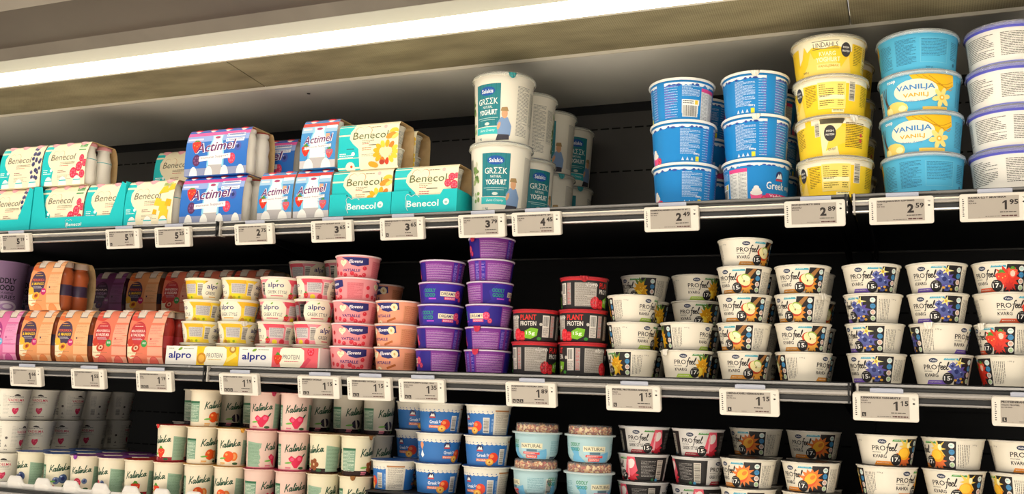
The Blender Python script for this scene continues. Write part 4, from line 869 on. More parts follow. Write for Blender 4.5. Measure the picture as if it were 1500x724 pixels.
def sleeve(W, H, D, art, outcol, kind_, W0=None):
    """card wrapped round front, top, back and bottom, open at both ends; origin at the bottom, front left corner"""
    if kind_ == 'bottles': F = [(0, 0), (-.0016, .2*H), (-.0020, .45*H), (-.0006, .68*H), (.0030, .84*H), (.0085, .955*H), (.0125, H)]
    elif kind_ == 'round': F = [(.004, 0), (-.0022, .12*H), (-.0052, .32*H), (-.0058, .52*H), (-.0030, .74*H), (.0030, .90*H), (.0100, .985*H), (.0150, H)]
    else: F = [(.0065, 0), (.0020, .05*H), (0, .25*H), (0, .75*H), (.0022, .93*H), (.0080, H)]
    B = [(D-y, z) for y, z in reversed(F)]; P = F+B; n = len(P); cum = [0]
    for i in range(1, n): cum.append(cum[-1]+math.dist(P[i-1], P[i])*1000)
    nr = []
    for i in range(n):
        a, c = P[max(0, i-1)], P[min(n-1, i+1)]; dy, dz = c[0]-a[0], c[1]-a[1]; l = math.hypot(dy, dz); nr.append((-dz/l, dy/l))
    if W0: art.polys = [(L, c, [(x*W/W0, y) for x, y in p]) for L, c, p in art.polys]
    b = MB(); om = M(outcol, .42)
    loop = P+[P[0]]
    for i in range(n):
        a, c = P[i], P[(i+1) % n]; na, nc = (nr[i], nr[(i+1) % n]) if i < n-1 else ((0, -1), (0, -1))
        b.face([(0, *a), (W, *a), (W, *c), (0, *c)], om, [(0, *na), (0, *na), (0, *nc), (0, *nc)])
        ia = (a[0]-na[0]*.0007, a[1]-na[1]*.0007); ic = (c[0]-nc[0]*.0007, c[1]-nc[1]*.0007)
        b.face([(0, *ic), (W, *ic), (W, *ia), (0, *ia)], kraft)
        b.face([(W, *a), (W, *ia), (W, *ic), (W, *c)], kraft); b.face([(0, *a), (0, *c), (0, *ic), (0, *ia)], kraft)
    def mp(u, v, L):
        v = max(0.0, min(v, cum[-1]-.01)); i = 0
        while i < n-2 and cum[i+1] < v: i += 1
        t = (v-cum[i])/(cum[i+1]-cum[i]); q = nr[i][0]*(1-t)+nr[i+1][0]*t, nr[i][1]*(1-t)+nr[i+1][1]*t; o = .00012+L*.00010
        return ((u/1000, P[i][0]*(1-t)+P[i+1][0]*t+q[0]*o, P[i][1]*(1-t)+P[i+1][1]*t+q[1]*o), (0, *q))
    lim = cum[len(F)-1]+22
    for i in range(len(art.polys)-1, -1, -1):
        L, col, p = art.polys[i]; q = half(half(half(half(p, 0, 0, 1), 0, W*1000, -1), 1, 0, 1), 1, lim, -1)
        if len(q) > 2: art.polys[i] = (L, col, q)
        else: del art.polys[i]
    b.art(art, mp, 400, 7.0)
    return b.mesh('card_sleeve')
def a_drink(fl, W=150, seed=1):
    A = Art(.4, seed); T = '#12c0c4'; cr = '#f1e8c8'; H = 101
    fr = {'blueberry': '#5d5878', 'raspberry': '#dc3a52', 'pineapple': '#e9b820', 'pear': '#86b03a'}[fl]
    A.poly([(0, 0), (36, 0), (38, 24), (40, 34), (26, 46), (18, 58), (18, 74), (26, 88), (30, 124), (0, 124)], T)
    A.heart(52, 70, 20, '#d8a878'); A.heart(52, 70, 19, cr); A.rect(44, 40, 82, 66, cr)
    A.text('Benecol', 28, 60, 15, '#6b6a55', 84, .0, .15); A.micro(62, 49, 112, 55, '#8a7a5a', 3.4, 1.3); A.micro(62, 44, 92, 47, '#c95a4a', 4, 1.3)
    A.micro(56, 30, 84, 36, '#8a4a40', 4, 1.6); A.micro(56, 14, 104, 24, '#8a8068', 3, .8); A.micro(6, 26, 34, 38, '#e8f6f2', 4.4, 1.8); A.ell(33, 36, 4, 4, '#e8f6f2', 10)
    if fl == 'blueberry':
        for k in range(20): A.blueberry(130+A.r.uniform(-14, 15), A.r.uniform(16, 98), A.r.uniform(4.2, 6), A.r.choice(('#5d5878', '#6f6a86', '#4a4766')))
    elif fl == 'raspberry':
        A.rect(118, 82, 142, 99, '#4a9a52'); A.micro(120, 85, 140, 96, '#d8ecc8', 3, 1.2); A.rect(124, 60, 150, 82, '#b9cf7a')
        for u, v, r in ((110, 28, 13), (128, 42, 12), (140, 24, 10), (134, 62, 9), (146, 50, 9), (124, 18, 8)): A.raspberry(u, v, r)
    elif fl == 'pineapple':
        A.rect(112, 84, 140, 99, '#b9c87a'); A.micro(114, 86, 138, 97, '#6a7a3a', 3, 1.1)
        for u, v, r in ((118, 78, 15), (140, 84, 12)): A.poly([(u-r, v-8), (u+r, v-4), (u+r*.6, v+12), (u-r*.3, v+9)], '#efc21e')
        for u, v, r in ((104, 52, 11), (122, 42, 14), (136, 50, 10), (96, 30, 7), (124, 24, 15)): A.poly([(u-r, v-r*.7), (u+r*.8, v-r*.9), (u+r, v+r*.6), (u-r*.6, v+r*.9)], A.r.choice(('#e9b01c', '#f2c832')))
    else:
        for k in range(8): A.ell(128+A.r.uniform(-14, 15), A.r.uniform(16, 88), 9, 9, A.r.choice(('#9cc048', '#c8d878')), 12)
    for i in range(3):
        u = 26+i*49; A.ell(u, 0, 14, 21, '#f4f2ea', 18); A.rect(u-12, 10, u+12, 12.5, T); A.rect(u-10, 106, u+10, 114, '#d9a8a0'); A.rect(u-11, 104, u+11, 106, '#8a6a62')
    return A
def a_berrydrink(fl, seed=2):
    W = 187 if fl == 'multi' else 94
    A = Art(.38, seed); top = '#e0559f' if fl == 'multi' else '#e2443c'
    A.rect(0, 0, W, 16, '#c9c6c8' if fl != 'multi' else '#8f98b8'); A.rect(0, 16, W, 90, '#2b6fc6' if fl == 'multi' else '#3f8fce'); A.rect(0, 76, W, 90, '#8fa8de' if fl == 'multi' else '#9cc4e2'); A.rect(0, 90, W, 128, top)
    m = W/2; A.poly([(m-26, 18), (m-24, 56), (m-15, 80), (m-17, 90), (m+17, 90), (m+15, 80), (m+24, 56), (m+26, 18)], '#8fd0ea'); A.poly([(m-20, 18), (m-20, 54), (m-12, 78), (m-14, 88), (m+14, 88), (m+12, 78), (m+20, 54), (m+20, 18)], '#f2f2f0'); A.ell(m, 84, 8, 3, '#a83a6a', 12)
    A.poly([(m-20, 0), (m-20, 22), (m+20, 22), (m+20, 0)], '#b9b5b5')
    if fl == 'multi':
        A.strawberry(32, 66, 16); A.raspberry(36, 34, 13, '#5a2f5c', '#85507e'); A.blueberry(158, 60, 10); A.raspberry(142, 34, 12, '#d8405c'); A.rect(120, 84, 174, 92, '#eef0f4'); A.rect(120, 72, 174, 80, '#eef0f4'); A.micro(128, 85.5, 170, 91, '#6a7ab0', 3, 1.2); A.micro(128, 73.5, 170, 79, '#6a7ab0', 3, 1.2); A.ell(124, 88, 2.6, 2.6, '#8fc8e8', 8); A.ell(124, 76, 2.6, 2.6, '#8fc8e8', 8)
        A.poly([(44, 31), (138, 35), (138, 46), (44, 42)], '#f2f2f0'); A.text('Immune Support', 50, 34, 7, '#7a5a78', 82, .0, 0, 'l', .04)
        A.text('Actimel', 31, 49, 23, '#f2eef2', 124, .10, .25, 'l', .05); A.text('Actimel', 32, 50, 21, '#6a2468', 120, .03, .25, 'l', .05); A.rect(4, 80, 50, 84, '#f0d8ec')
        for k in range(4): A.ell(28+k*47, 0, 12, 20, '#f0efe9', 14); A.rect(24+k*47, 112, 42+k*47, 119, '#d8d2cc')
    else:
        A.strawberry(15, 38, 13); A.strawberry(78, 30, 11, '#e8555a'); A.rect(64, 84, 92, 91, '#eef0f4'); A.rect(66, 60, 76, 72, '#e6a07a'); A.micro(64, 28, 84, 50, '#6a8ab8', 3, 1)
        A.poly([(12, 39), (82, 43), (82, 49), (12, 45)], '#f2f2f0'); A.text('Immune Support', 16, 41, 4.5, '#7a5a78', 62, .0, 0, 'l', .05)
        A.text('Actimel', 7, 49.5, 18, '#f2eef2', 80, .10, .25, 'l', .06); A.text('Actimel', 8, 50.5, 16, '#6a2468', 77, .03, .25, 'l', .06); A.rect(4, 82, 26, 86, '#f6e0dc')
        for k in range(2): A.ell(24+k*46, 0, 13, 20, '#f0efe9', 14); A.rect(14+k*46, 112, 36+k*46, 119, '#d8d2cc')
    return A
def a_cups(fl, seed=3):
    A = Art(.4, seed); T = '#12c0c4'; cr = '#f1e8c8'
    A.poly([(0, 0), (52, 0), (50, 30), (48, 44), (34, 56), (26, 66), (28, 80), (36, 90), (40, 124), (0, 124)], T)
    A.heart(58, 76, 20, '#d09a6a'); A.heart(58, 76, 18.6, cr); A.rect(52, 46, 80, 72, cr); A.text('Benecol', 34, 64, 15, '#5a6a3a', 82, .0, .08); A.ell(118.5, 65.5, 1.3, 1.3, '#5a6a3a', 8)
    A.micro(56, 56, 102, 61, '#8a7a5a', 3.2, 1.3); A.micro(56, 52, 84, 54.5, '#c95a4a', 4, 1.3); A.micro(56, 38, 78, 46, '#c9606a' if fl == 'raspberry' else '#c98a4a', 4, 1.5); A.micro(56, 28, 100, 32, '#8a8068', 3, .8); A.micro(4, 26, 36, 36, '#e8f6f2', 4, 1.8); A.ell(36, 34, 4.4, 4.4, '#e8f6f2', 10); A.rect(20, 44, 38, 45.6, '#3a4a48'); A.rect(72, 50, 96, 51.6, '#3a3428')
    A.ell(30, 6, 11, 12, '#f0ead8', 14); A.ell(33, 8, 3, 3, '#c95a2a', 8)
    if fl == 'peach':
        A.ell(128, 76, 11, 8, '#f0c22c', 14, .3); A.ell(122, 68, 12, 6, '#e8952a', 14, .4); A.ell(132, 66, 9, 4, '#f6d86a', 12, .5)
        for k in range(13):
            t = k*.483; A.ell(112+22*math.cos(t), 34+18*math.sin(t), 8, 5, A.r.choice(('#efb11f', '#e2822a', '#f3cf3e', '#d8452a')), 10, t)
        A.heart(112, 33, 15, '#f6e0ae'); A.ell(84, 10, 12, 6, '#e8a52a', 12, -.3); A.ell(104, 14, 6, 5, '#b8402c', 10)
    else:
        for u, v, r in ((126, 72, 8), (118, 60, 8), (132, 56, 9), (136, 74, 6)): A.raspberry(u, v, r, '#d83a52')
    A.ell(108, 88, 4, 4, '#e9b8b0', 10); A.micro(76, 86, 100, 89, '#8a7a5a', 4, 1.4)
    return A
def a_oat(fl, seed=4):
    base, l2, dk, hi, fru = {'peach': ('#e59a62', '#f0b684', '#4a3a52', '#f0c62c', '#f0b83a'), 'red': ('#e67a5c', '#f0a88c', '#c23a3c', '#f6d8cc', '#c8402c'), 'magenta': ('#dc6ea2', '#ea9ac0', '#a83a80', '#f6d8e8', '#7a4a9a'), 'violet': ('#7e3c6c', '#98588a', '#4a2440', '#b98ab0', '#4c2c50')}[fl]
    A = Art(.4, seed); A.poly([(54, 0), (56, 60), (66, 128), (98, 128), (98, 0)], l2); A.poly([(0, 96), (20, 92), (34, 100), (40, 128), (0, 128)], {'peach': '#e0703a', 'red': '#dc4a3a', 'magenta': '#d05a98', 'violet': '#8a4a7c'}[fl])
    A.poly([(0, 16), (0, 52), (10, 40), (26, 30), (20, 14), (8, 10)], '#f2e2bc'); A.ell(27, 66, 22, 26, dk, 22)
    A.text('PERSIKKA' if fl == 'peach' else 'MANSIKKA' if fl == 'red' else 'MARJA', 8, 68, 6, '#e0603c' if fl == 'peach' else '#f6d8cc', 38, .04); A.text('& MANGO' if fl == 'peach' else '& VADELMA', 8, 59, 6.5, hi, 38, .05); A.micro(12, 49, 42, 56, '#cfc6cc', 3, 1.1); A.micro(16, 78, 38, 82, hi, 3, 1.0)
    A.ell(8, 46, 8, 9, fru, 12, .4); A.ell(23, 34, 12, 8.5, fru, 14, .4); A.ell(24, 34.5, 7, 4.6, {'peach': '#c8602a', 'red': '#f2c0a0', 'magenta': '#9a6ab8', 'violet': '#6a3c6a'}[fl], 12, .4); A.ell(24, 34.5, 3, 2.4, '#7a3a22', 8)
    A.ell(46, 44, 8, 8, {'peach': '#c8286c', 'red': '#3c9a4a', 'magenta': '#6fb6dc', 'violet': '#9a4a8a'}[fl], 16); A.micro(42, 42, 51, 47, '#f6e6ee', 2.6, 1.2)
    A.micro(60, 62, 90, 84, dk if fl != 'peach' else '#b07a4a', 3.6, .6); A.micro(60, 34, 90, 56, dk if fl != 'peach' else '#b07a4a', 3.6, .6); A.ell(64, 54, 2, 2.4, dk, 8)
    A.micro(2, 21, 42, 24, '#b0704a', 4, 1.0)
    for k in range(2):
        A.ell(26+k*46, 0, 13, 17, {'peach': '#d97a44', 'red': '#c9483c', 'magenta': '#b84a86', 'violet': '#5c2c50'}[fl], 14); A.ell(26+k*46, 0, 12, 15.4, {'peach': '#ea8c50', 'red': '#e4685a', 'magenta': '#cf5a98', 'violet': '#74406a'}[fl], 14)
        A.poly([(15+k*46, 100), (12+k*46, 116), (36+k*46, 116), (37+k*46, 100)], '#8f7868'); A.poly([(17+k*46, 102), (14+k*46, 116), (35+k*46, 116), (35+k*46, 102)], '#e4d6c6')
    return A
PK = {}
def pack_kind(key, name, W, H, D, art, out, prof, item, nx, ny, nz, itemname, W0=None):
    PK[key] = dict(name=name, W=W, H=H, D=D, sl=sleeve(W, H, D, art, out, prof, W0), item=item, nx=nx, ny=ny, nz=nz, itn=itemname)
bw, bv = bottle_mesh('white', .103, .0220), bottle_mesh('wavy', .1045, .0200)
for fl in ('blueberry', 'raspberry', 'pineapple', 'pear'): pack_kind('d_'+fl, 'drink_bottle_pack', .136, .1035, .094, a_drink(fl, seed=len(fl)), '#f1e8c8', 'bottles', bw, 3, 2, 1, 'bottle', .150)
pack_kind('multi', 'drink_bottle_pack', .166, .1050, .094, a_berrydrink('multi'), '#2b6fc6', 'bottles', bv, 4, 2, 1, 'bottle', .187)
pack_kind('straw', 'drink_bottle_pack', .086, .1050, .094, a_berrydrink('straw'), '#3f8fce', 'bottles', bv, 2, 2, 1, 'bottle', .094)
pack_kind('c_peach', 'yoghurt_cup_pack', .139, .0960, .066, a_cups('peach'), '#f1e8c8', 'cups', cupp_mesh('#d8503c', .0455), 2, 1, 2, 'cup')
pack_kind('c_rasp', 'yoghurt_cup_pack', .139, .0960, .066, a_cups('raspberry'), '#f1e8c8', 'cups', cupp_mesh('#d8303c', .0455), 2, 1, 2, 'cup')
for fl, bc, lc in (('peach', '#c9683c', '#4a3a52'), ('red', '#b8382e', '#c23a3c'), ('magenta', '#b0305c', '#a83a80'), ('violet', '#5c2440', '#3a2038')):
    pack_kind('o_'+fl, 'oat_drink_bottle_pack', .096, .1150, .094, a_oat(fl), {'peach': '#e59a62', 'red': '#e67a5c', 'magenta': '#dc6ea2', 'violet': '#7e3c6c'}[fl], 'round', bottle_mesh((bc, lc), .1155, .0218), 2, 2, 1, 'bottle')
def pack(key, x, y, z, label, group, rz=0.0):
    K = PK[key]; t = empty(K['name'], (x+K['W']/2, y+K['D']/2, z), rz); tag(t, uniq(label), 'drink pack' if K['itn'] == 'bottle' else 'yoghurt pack', group)
    o = bpy.data.objects.new('card_sleeve', K['sl']); C.objects.link(o); o.parent = t; o.location = (-K['W']/2, -K['D']/2, .0003)
    for i in range(K['nx']):
        for j in range(K['ny']):
            for k in range(K['nz']):
                me = K['item'] if not isinstance(K['item'], tuple) else K['item'][0]
                o = bpy.data.objects.new(K['itn'], me); C.objects.link(o); o.parent = t
                if isinstance(K['item'], tuple): q = bpy.data.objects.new('bottle_cap', K['item'][1]); C.objects.link(q); q.parent = o
                o.location = ((i+.5-K['nx']/2)*(K['W']/K['nx'])*(.965 if K['nx'] > 1 else 1)+(.002 if i == K['nx']-1 else 0), (j+.5-K['ny']/2)*.0455 if K['ny'] > 1 else 0, .0012+k*.0462); o.rotation_euler = (0, 0, 1.1+i+j*2)
    return t
def card_tray(label, x0, x1, z, front, y0, y1, sideh, art=None, col='#12c0c4', name='display_carton', lo=.0):
    t = empty(name, ((x0+x1)/2, (y0+y1)/2, z)); tag(t, uniq(label), 'carton', 'shelf-ready cartons'); off = (-(x0+x1)/2, -(y0+y1)/2, -z)
    b = MB(); m = M(col, .5); b.sheet_y([(x0+a, z+c) for a, c in front], y0, y0+.0010, m, m)
    if art: b.art(art, lambda u, v, L: ((x0+u/1000, y0-.0001-L*.00012, z+v/1000), (0, -1, 0)), 400)
    b.build('front_wall', t, off)
    for x, nm in ((x0, 'side_wall'), (x1-.001, 'side_wall')):
        b = MB(); P = [(y0+.001, z), (y1, z), (y1, z+sideh*.7), (y0+.05, z+sideh), (y0+.001, z+sideh)]; b.prism_x(P, x, x+.001, m); b.build(nm, t, off)
    b = MB(); b.box(x0, x1, y0, y1, z, z+.0008, kraft); b.build('carton_base', t, off)
    return t
def A_logo(W, u, v, h, w_, smile=None):
    A = Art(.45); A.text('Benecol', u, v, h, '#eef8f4', w_, .03); P = []
    for k in range(17):
        t = math.pi*(-.25+1.35*k/16); P.append((u+h*.55+h*.75*math.sin(t-.6)*(1 if k < 9 else 1), v+h*1.0+h*.42*abs(math.sin(2*t))))
    A.stroke([(u-1, v+h*1.0), (u-3, v+h*1.6), (u+2, v+h*2.0), (u+h*.8, v+h*1.65), (u+h*1.5, v+h*1.95), (u+h*2.1, v+h*1.5)], 1.1, '#eef8f4'); A.stroke([(u-1, v+h), (u-2, v+h*.3), (u+3, v-h*.5)], 1.1, '#eef8f4')
    if smile: A.ell(smile[0], smile[1], 6.5, 6.5, '#e6f2ee', 18); A.ell(smile[0], smile[1]-1, 3.4, 2.4, '#9ac8c4', 10)
    return A
PG = 'bottle packs on the upper shelf'; cz = S1+.0015
# teal cartons with drink packs at the far end
fr = lambda W: [(0, 0), (W, 0), (W, .098), (W-.012, .104), (W-.040, .028), (.045, .028), (.024, .104), (0, .104)]
card_tray('teal carton at the far shelf end holding blueberry drink packs', -2.195, -1.915, S1+.0003, fr(.280), .018, .125, .104, A_logo(280, 120, 7, 8, 46))
card_tray('teal carton with a white name print holding raspberry drink packs', -1.911, -1.631, S1+.0003, fr(.280), .018, .125, .104, A_logo(280, 112, 6, 8, 46))
for i, (x, k, w_) in enumerate(((-2.188, 'd_blueberry', 'pack of cream drink bottles in the far carton, partly out of view'), (-2.072, 'd_blueberry', 'blueberry drink pack low inside the far teal carton'))): pass
pack('d_blueberry', -2.060, .024, cz, 'blueberry drink pack low inside the far teal carton', PG)
pack('d_blueberry', -2.040, .024, cz+.1050, 'blueberry drink pack lying on top of the far carton', PG)
pack('d_raspberry', -1.8930, .024, cz, 'raspberry drink pack low inside the teal carton, green stripe showing', PG)
PK['d_rasp_narrow'] = dict(PK['d_raspberry'])
pack('d_raspberry', -1.9000, .024, cz+.1050, 'raspberry drink pack with its end bottles showing above the teal carton', PG)
K = PK['d_raspberry']; pack_kind('d_half', 'drink_bottle_pack', .110, .1035, .094, a_drink('raspberry', 110, 9), '#f1e8c8', 'bottles', bw, 2, 2, 1, 'bottle')
pack('d_half', -1.7525, .024, cz, 'teal edged drink pack low inside the carton beside the raspberry one', PG)
pack('d_pineapple', -1.6290, .020, S1, 'pineapple drink pack standing beside the teal carton', PG)
xg = x_at(226, .15, S1+.15)
pack('d_pear', xg, .150, S1, 'lower fruit drink pack behind the pineapple one', PG); pack('d_pear', xg, .150, S1+.1050, 'teal and cream drink pack standing behind the multi-berry pack', PG)
pack('multi', -1.4720, .020, S1, 'blue and pink multi-berry drink pack, lower one of two', PG)
pack('multi', -1.4700, .020, S1+.1062, 'blue and pink multi-berry drink pack, upper one of two', PG)
xm = x_at(392, .135, S1+.15)
pack('multi', xm-.100, .135, S1, 'lower multi-berry drink pack in the row behind', PG); pack('multi', xm-.095, .135, S1+.1062, 'shaded multi-berry drink pack behind the front ones', PG)
pack('straw', -1.2660, .020, S1, 'red topped strawberry drink pack next to the multi-berry packs', PG)
pack('straw', -1.1760, .020, S1, 'red topped strawberry drink pack next to the peach cups', PG)
pack('straw', -1.1690, .020, S1+.1062, 'red topped strawberry drink pack placed on top of another', PG)
# cup packs in low teal trays
ft = lambda W: [(0, 0), (W, 0), (W, .047), (W-.030, .047), (W-.036, .037), (.042, .037), (.036, .047), (0, .047)]
CG = 'cup packs on the upper shelf'
card_tray('low teal tray with white lettering under the peach cup packs', -1.0880, -.9460, S1+.0003, ft(.142), .018, .165, .047, A_logo(142, 42, 14, 13, 66, (118, 22)))
card_tray('low teal tray with white lettering under the raspberry cup pack', -.9445, -.8020, S1+.0003, ft(.1425), .018, .165, .047, A_logo(142, 34, 14, 13, 70, (120, 22)))
pack('c_peach', -1.0867, .022, cz, 'peach yoghurt cup pack sitting in the low teal tray', CG)
pack('c_rasp', -.9425, .022, cz, 'raspberry yoghurt cup pack sitting in the low teal tray', CG)
pack('c_peach', -1.0785, .022, cz+.0968, 'peach yoghurt cup pack on top with a fruit heart', CG)
pack('c_peach', -1.0867, .095, cz, 'peach yoghurt cup pack in the second row, lower', CG); pack('c_peach', -1.0785, .095, cz+.0968, 'peach yoghurt cup pack behind the top one, end cups showing', CG)

# ------------------------------------------------------------------ middle shelf
OG = 'oat drink packs on the middle shelf'; oy = .024
xs = [x_at(p, oy, S2+.05) for p in (-20, 32, 84, 139, 190)]; xs[0] = xs[1]-.108
for x, k, w_ in zip(xs, ('magenta', 'peach', 'peach', 'red', 'red'), ('magenta oat drink bottle pack at the far end of the middle shelf', 'peach oat drink pack beside the magenta one', 'peach oat drink pack beside the red ones', 'red oat drink pack beside the peach ones', 'red oat drink pack beside the yellow pot tray')):
    pack('o_'+k, x, oy, S2, w_, OG)
pack('o_peach', xs[1]+.006, oy+.004, S2+.1162, 'orange peach oat drink pack standing on top, bottles showing', OG)
for i, (k, w_, w2) in enumerate((('violet', 'dark violet drink pack in shade, upper', 'dark violet drink pack in shade, lower'), ('peach', 'peach drink pack in shade behind, upper', 'peach drink pack in shade behind, lower'), ('red', 'red drink pack in shade behind the red ones, upper', 'red drink pack in shade behind the red ones, lower'), ('red', 'red drink pack in shade near the lemon pots, upper', 'red drink pack in shade near the lemon pots, lower'))):
    pack('o_'+k, xs[i+1], oy+.2, S2, w2, OG); pack('o_'+k, xs[i+1], oy+.2, S2+.1162, w_, OG)
pack('o_red', xs[4]+.105, oy+.2, S2, 'rearmost red drink pack behind the lemon pots, lower', OG); pack('o_red', xs[4]+.105, oy+.2, S2+.1162, 'rearmost red drink pack behind the lemon pots, upper', OG)
xl = x_at(4, .18, S2+.18)
for i, (z, w_) in enumerate(((S2, 'lilac tub with black lettering, lower one behind the packs'), (S2+.1274, 'lilac tub with black lettering and a berry swirl, upper'))): pot('lilac', xl, .180, z, -8, w_, 'lilac tubs at the far end')
pot('lilac', xl, .300, S2, 30, 'shaded lilac tub in the second row, lower one', 'lilac tubs at the far end'); pot('lilac', xl, .300, S2+.1274, 30, 'shaded lilac tub in the second row, upper one', 'lilac tubs at the far end')
def ms(key, px, cs, look, where, group, **k): return stack(key, px, cs, look, where, group, S2, **k)
# plant based pots behind a printed tray
AG = 'plant yoghurt pots in printed trays'; ay = .0245
def a_tray(fl, W):
    A = Art(.4, 3); A.rect(0, 0, 82, 45, '#ece8e0'); A.text('alpro', 8, 9, 19, '#1c2a86', 60, .05); A.leaf(38, 33, 6, 2.6, .4, '#7ba832'); A.micro(8, 32, 30, 34.5, '#8a9a6a', 4, 1.2); A.micro(47, 32, 76, 34.5, '#8a9a6a', 4, 1.2)
    c = '#f0c41e' if fl == 'lemon' else '#e0404a'; A.rect(82, 0, W, 45, c if fl == 'lemon' else '#e8606a'); A.poly([(104, 0), (98, 18), (102, 36), (120, 45), (140, 45), (158, 34), (160, 14), (152, 0)], '#f2ecd4'); A.text('PROTEIN', 108, 16, 9, '#54505c', 40, .0); A.micro(112, 10, 146, 12.6, '#c9a83a' if fl == 'lemon' else '#d04a5a', 4, 1.3)
    if fl == 'lemon': A.ell(95, 14, 12, 12, '#c98a1c', 16); A.ell(95, 14, 8, 8, '#e6b04a', 12); A.ell(174, 34, 9, 8, '#b8862c', 12); A.ell(174, 34, 5, 4.5, '#e8cf8a', 10); A.poly([(160, 6), (186, 20), (180, 28), (158, 14)], '#f6dc6a')
    else: A.strawberry(96, 16, 12, '#d83a24'); A.raspberry(174, 32, 9, '#dc2a3c'); A.poly([(150, 0), (168, 20), (176, 16), (162, 0)], '#d8485c')
    return A
def alp_tray(x0, x1, fl, label):
    t = empty('printed_tray', ((x0+x1)/2, .115, S2)); tag(t, uniq(label), 'carton', 'printed pot trays'); off = (-(x0+x1)/2, -.115, -S2)
    W = (x1-x0)*1000; b = MB(); m = M('#ece8e0', .45); z = S2+.0003
    b.sheet_y([(x0, z), (x1, z), (x1, z+.039), (x0, z+.039)], .0185, .0195, m, m); A = a_tray(fl, W)
    q = []
    for L, c, p in A.polys:
        p = half(half(half(p, 0, 0, 1), 0, W, -1), 1, 39, -1)
        if len(p) > 2: q.append((L, c, p))
    A.polys = q
    b.art(A, lambda u, v, L: ((x0+u/1000, .0184-L*.00012, z+v/1000), (0, -1, 0)), 400); b.build('front_wall', t, off)
    for x in (x0, x1-.001):
        b = MB(); b.box(x, x+.001, .0195, .107, z, z+.039, m); b.build('side_wall', t, off)
    b = MB(); b.box(x0, x1, .0195, .107, z, z+.0006, kraft); b.build('carton_base', t, off)
tx = [x_at(p, .0185, S2+.02) for p in (243, 350, 467)]
alp_tray(tx[0], tx[1]-.001, 'lemon', 'printed tray with a yellow end under the lemon pots'); alp_tray(tx[1], tx[2]-.002, 'berry', 'printed tray with a strawberry end under the berry pots'); 
x5 = x_at(520.5, .07, S2+.1); alp_tray(tx[2], x5-.0472, 'berry', 'short end of a printed tray touching the berry pot stack')
ax = x_at(294.5, ay+.04, S2+.09); bx = x_at(348, ay+.04, S2+.09); cx_ = x_at(406, ay+.04, S2+.09); dx_ = x_at(459, ay+.04, S2+.09)
ms('alp_lemon', 0, [0, 62, 50, 84], 'yellow greek-style plant pot', 'of the stack beside the red packs', AG, raise_=.0009, X=ax, y0=ay)
ms('alp_lemon', 0, [0, (60, 15), 24, 56], 'yellow greek-style plant pot', 'of the stack touching the berry plant pots', AG, raise_=.0009, X=bx, y0=ay)
ms('alp_berry', 0, [0, 52, 14, 6], 'pink greek-style plant pot', 'of the stack touching the lemon pots', AG, raise_=.0009, X=cx_, y0=ay)
ms('alp_berry', 0, [0, 76, -8, 54], 'pink greek-style plant pot', 'of the stack touching the berry breakfast pots', AG, raise_=.0009, X=dx_, y0=ay)
ms('alp_berry', 0, [10, 20, 30, 50, 76], 'shaded pink plant pot', 'of the rear stack', AG, raise_=.0009, X=cx_+.002, y0=ay, row=1)
ms('alp_berry', 0, [10, 20, 30, 50, -10], 'shaded pink plant pot', 'of the rearmost stack near the berry stack', AG, raise_=.0009, X=dx_+.004, y0=ay, row=1)
EG = 'breakfast yoghurt pots on the middle shelf'
ms('pink', 0, [2, 2, 4, 60, 10], 'pink berry breakfast pot', 'of the five high pink stack', EG, X=x5)
ms('appleoat', 0, [10, 30, 60, 20], 'shaded orange pot', 'of the stack behind the pink one', EG, X=x5+.004, row=1)
ms('appleoat', 582, [26, 34, 30], 'orange apple breakfast pot', 'of the stack beside the purple pots', EG)
VG = 'purple berry pots on the middle shelf'
ms('purple', 645, [74, 88, -2, -4, (96, None)], 'purple berry pot', 'of the five high purple stack', VG)
ms('purple', 717, [(165, -30), (95, -28), (36, None), -44, 150, (84, -52)], 'purple berry pot', 'of the six high purple stack', VG)
RG = 'black protein pots on the middle shelf'
xp = ms('protein', 784, [76, 10], 'black plant protein pot', 'of the two high stack', RG, lab=['lower one', 'upper one'])
ms('protein', 0, [120, -30], 'shaded protein pot', 'of the pair behind the two high stack', RG, X=xp, row=1, lab=['lower one', 'upper one'])
ms('protein', 854.5, [-74, 10, (74, 0)], 'black plant protein pot', 'of the three high stack', RG)
QG = 'quark pots on the middle shelf'
xq = ms('q_pineapple', 926, [48, 88, 86], 'pineapple quark pot', 'of the front stack beside the protein pots', QG, lab=['bottom one', 'middle one', 'top one'], look_by=['pineapple quark pot']*3)
ms('q_pineapple', 0, [10, 0, -14, 26], 'pineapple quark pot', 'of the rear stack beside the protein pots', QG, X=xq-.004, row=1)
xq = ms('q_pineapple', 1006, [(-12, -50), 74], 'pineapple quark pot', 'of the short stack beside the apple pots', QG, lab=['lower one', 'upper one'])
ms('q_pineapple', 0, [0, 0, -2, -18], 'pineapple quark pot', 'of the stack behind the short one', QG, X=xq-.004, row=1)
xq = ms('q_apple', 1090, [-4, 32, 8, 16, -20], 'apple quark pot', 'of the five high apple stack', QG, dx=.0002)
ms('q_apple', 0, [60, 20, 0, 10], 'shaded apple quark pot', 'behind the five high stack', QG, X=xq, row=1)
xq = ms('q_apple', 1176, [76, 4, (28, 42), (8, None)], 'apple quark pot', 'of the four high apple stack', QG)
ms('q_apple', 0, [-4, -4, -20, 30], 'shaded apple quark pot', 'behind the four high stack', QG, X=xq, row=1)
ms('q_blueberry', 1283, [20, 32, (40, None), 2], 'blueberry quark pot', 'of the stack beside the shelf joint', QG, dx=-.0018)
ms('q_blueberry', 1378, [-6, (76, -20), 8, 4], 'blueberry quark pot', 'of the stack beside the strawberry pots', QG, dx=-.0012)
ms('q_strawberry', 1474, [70, (34, -45), -22, 14], 'strawberry quark pot', 'of the stack at the shelf end', QG)

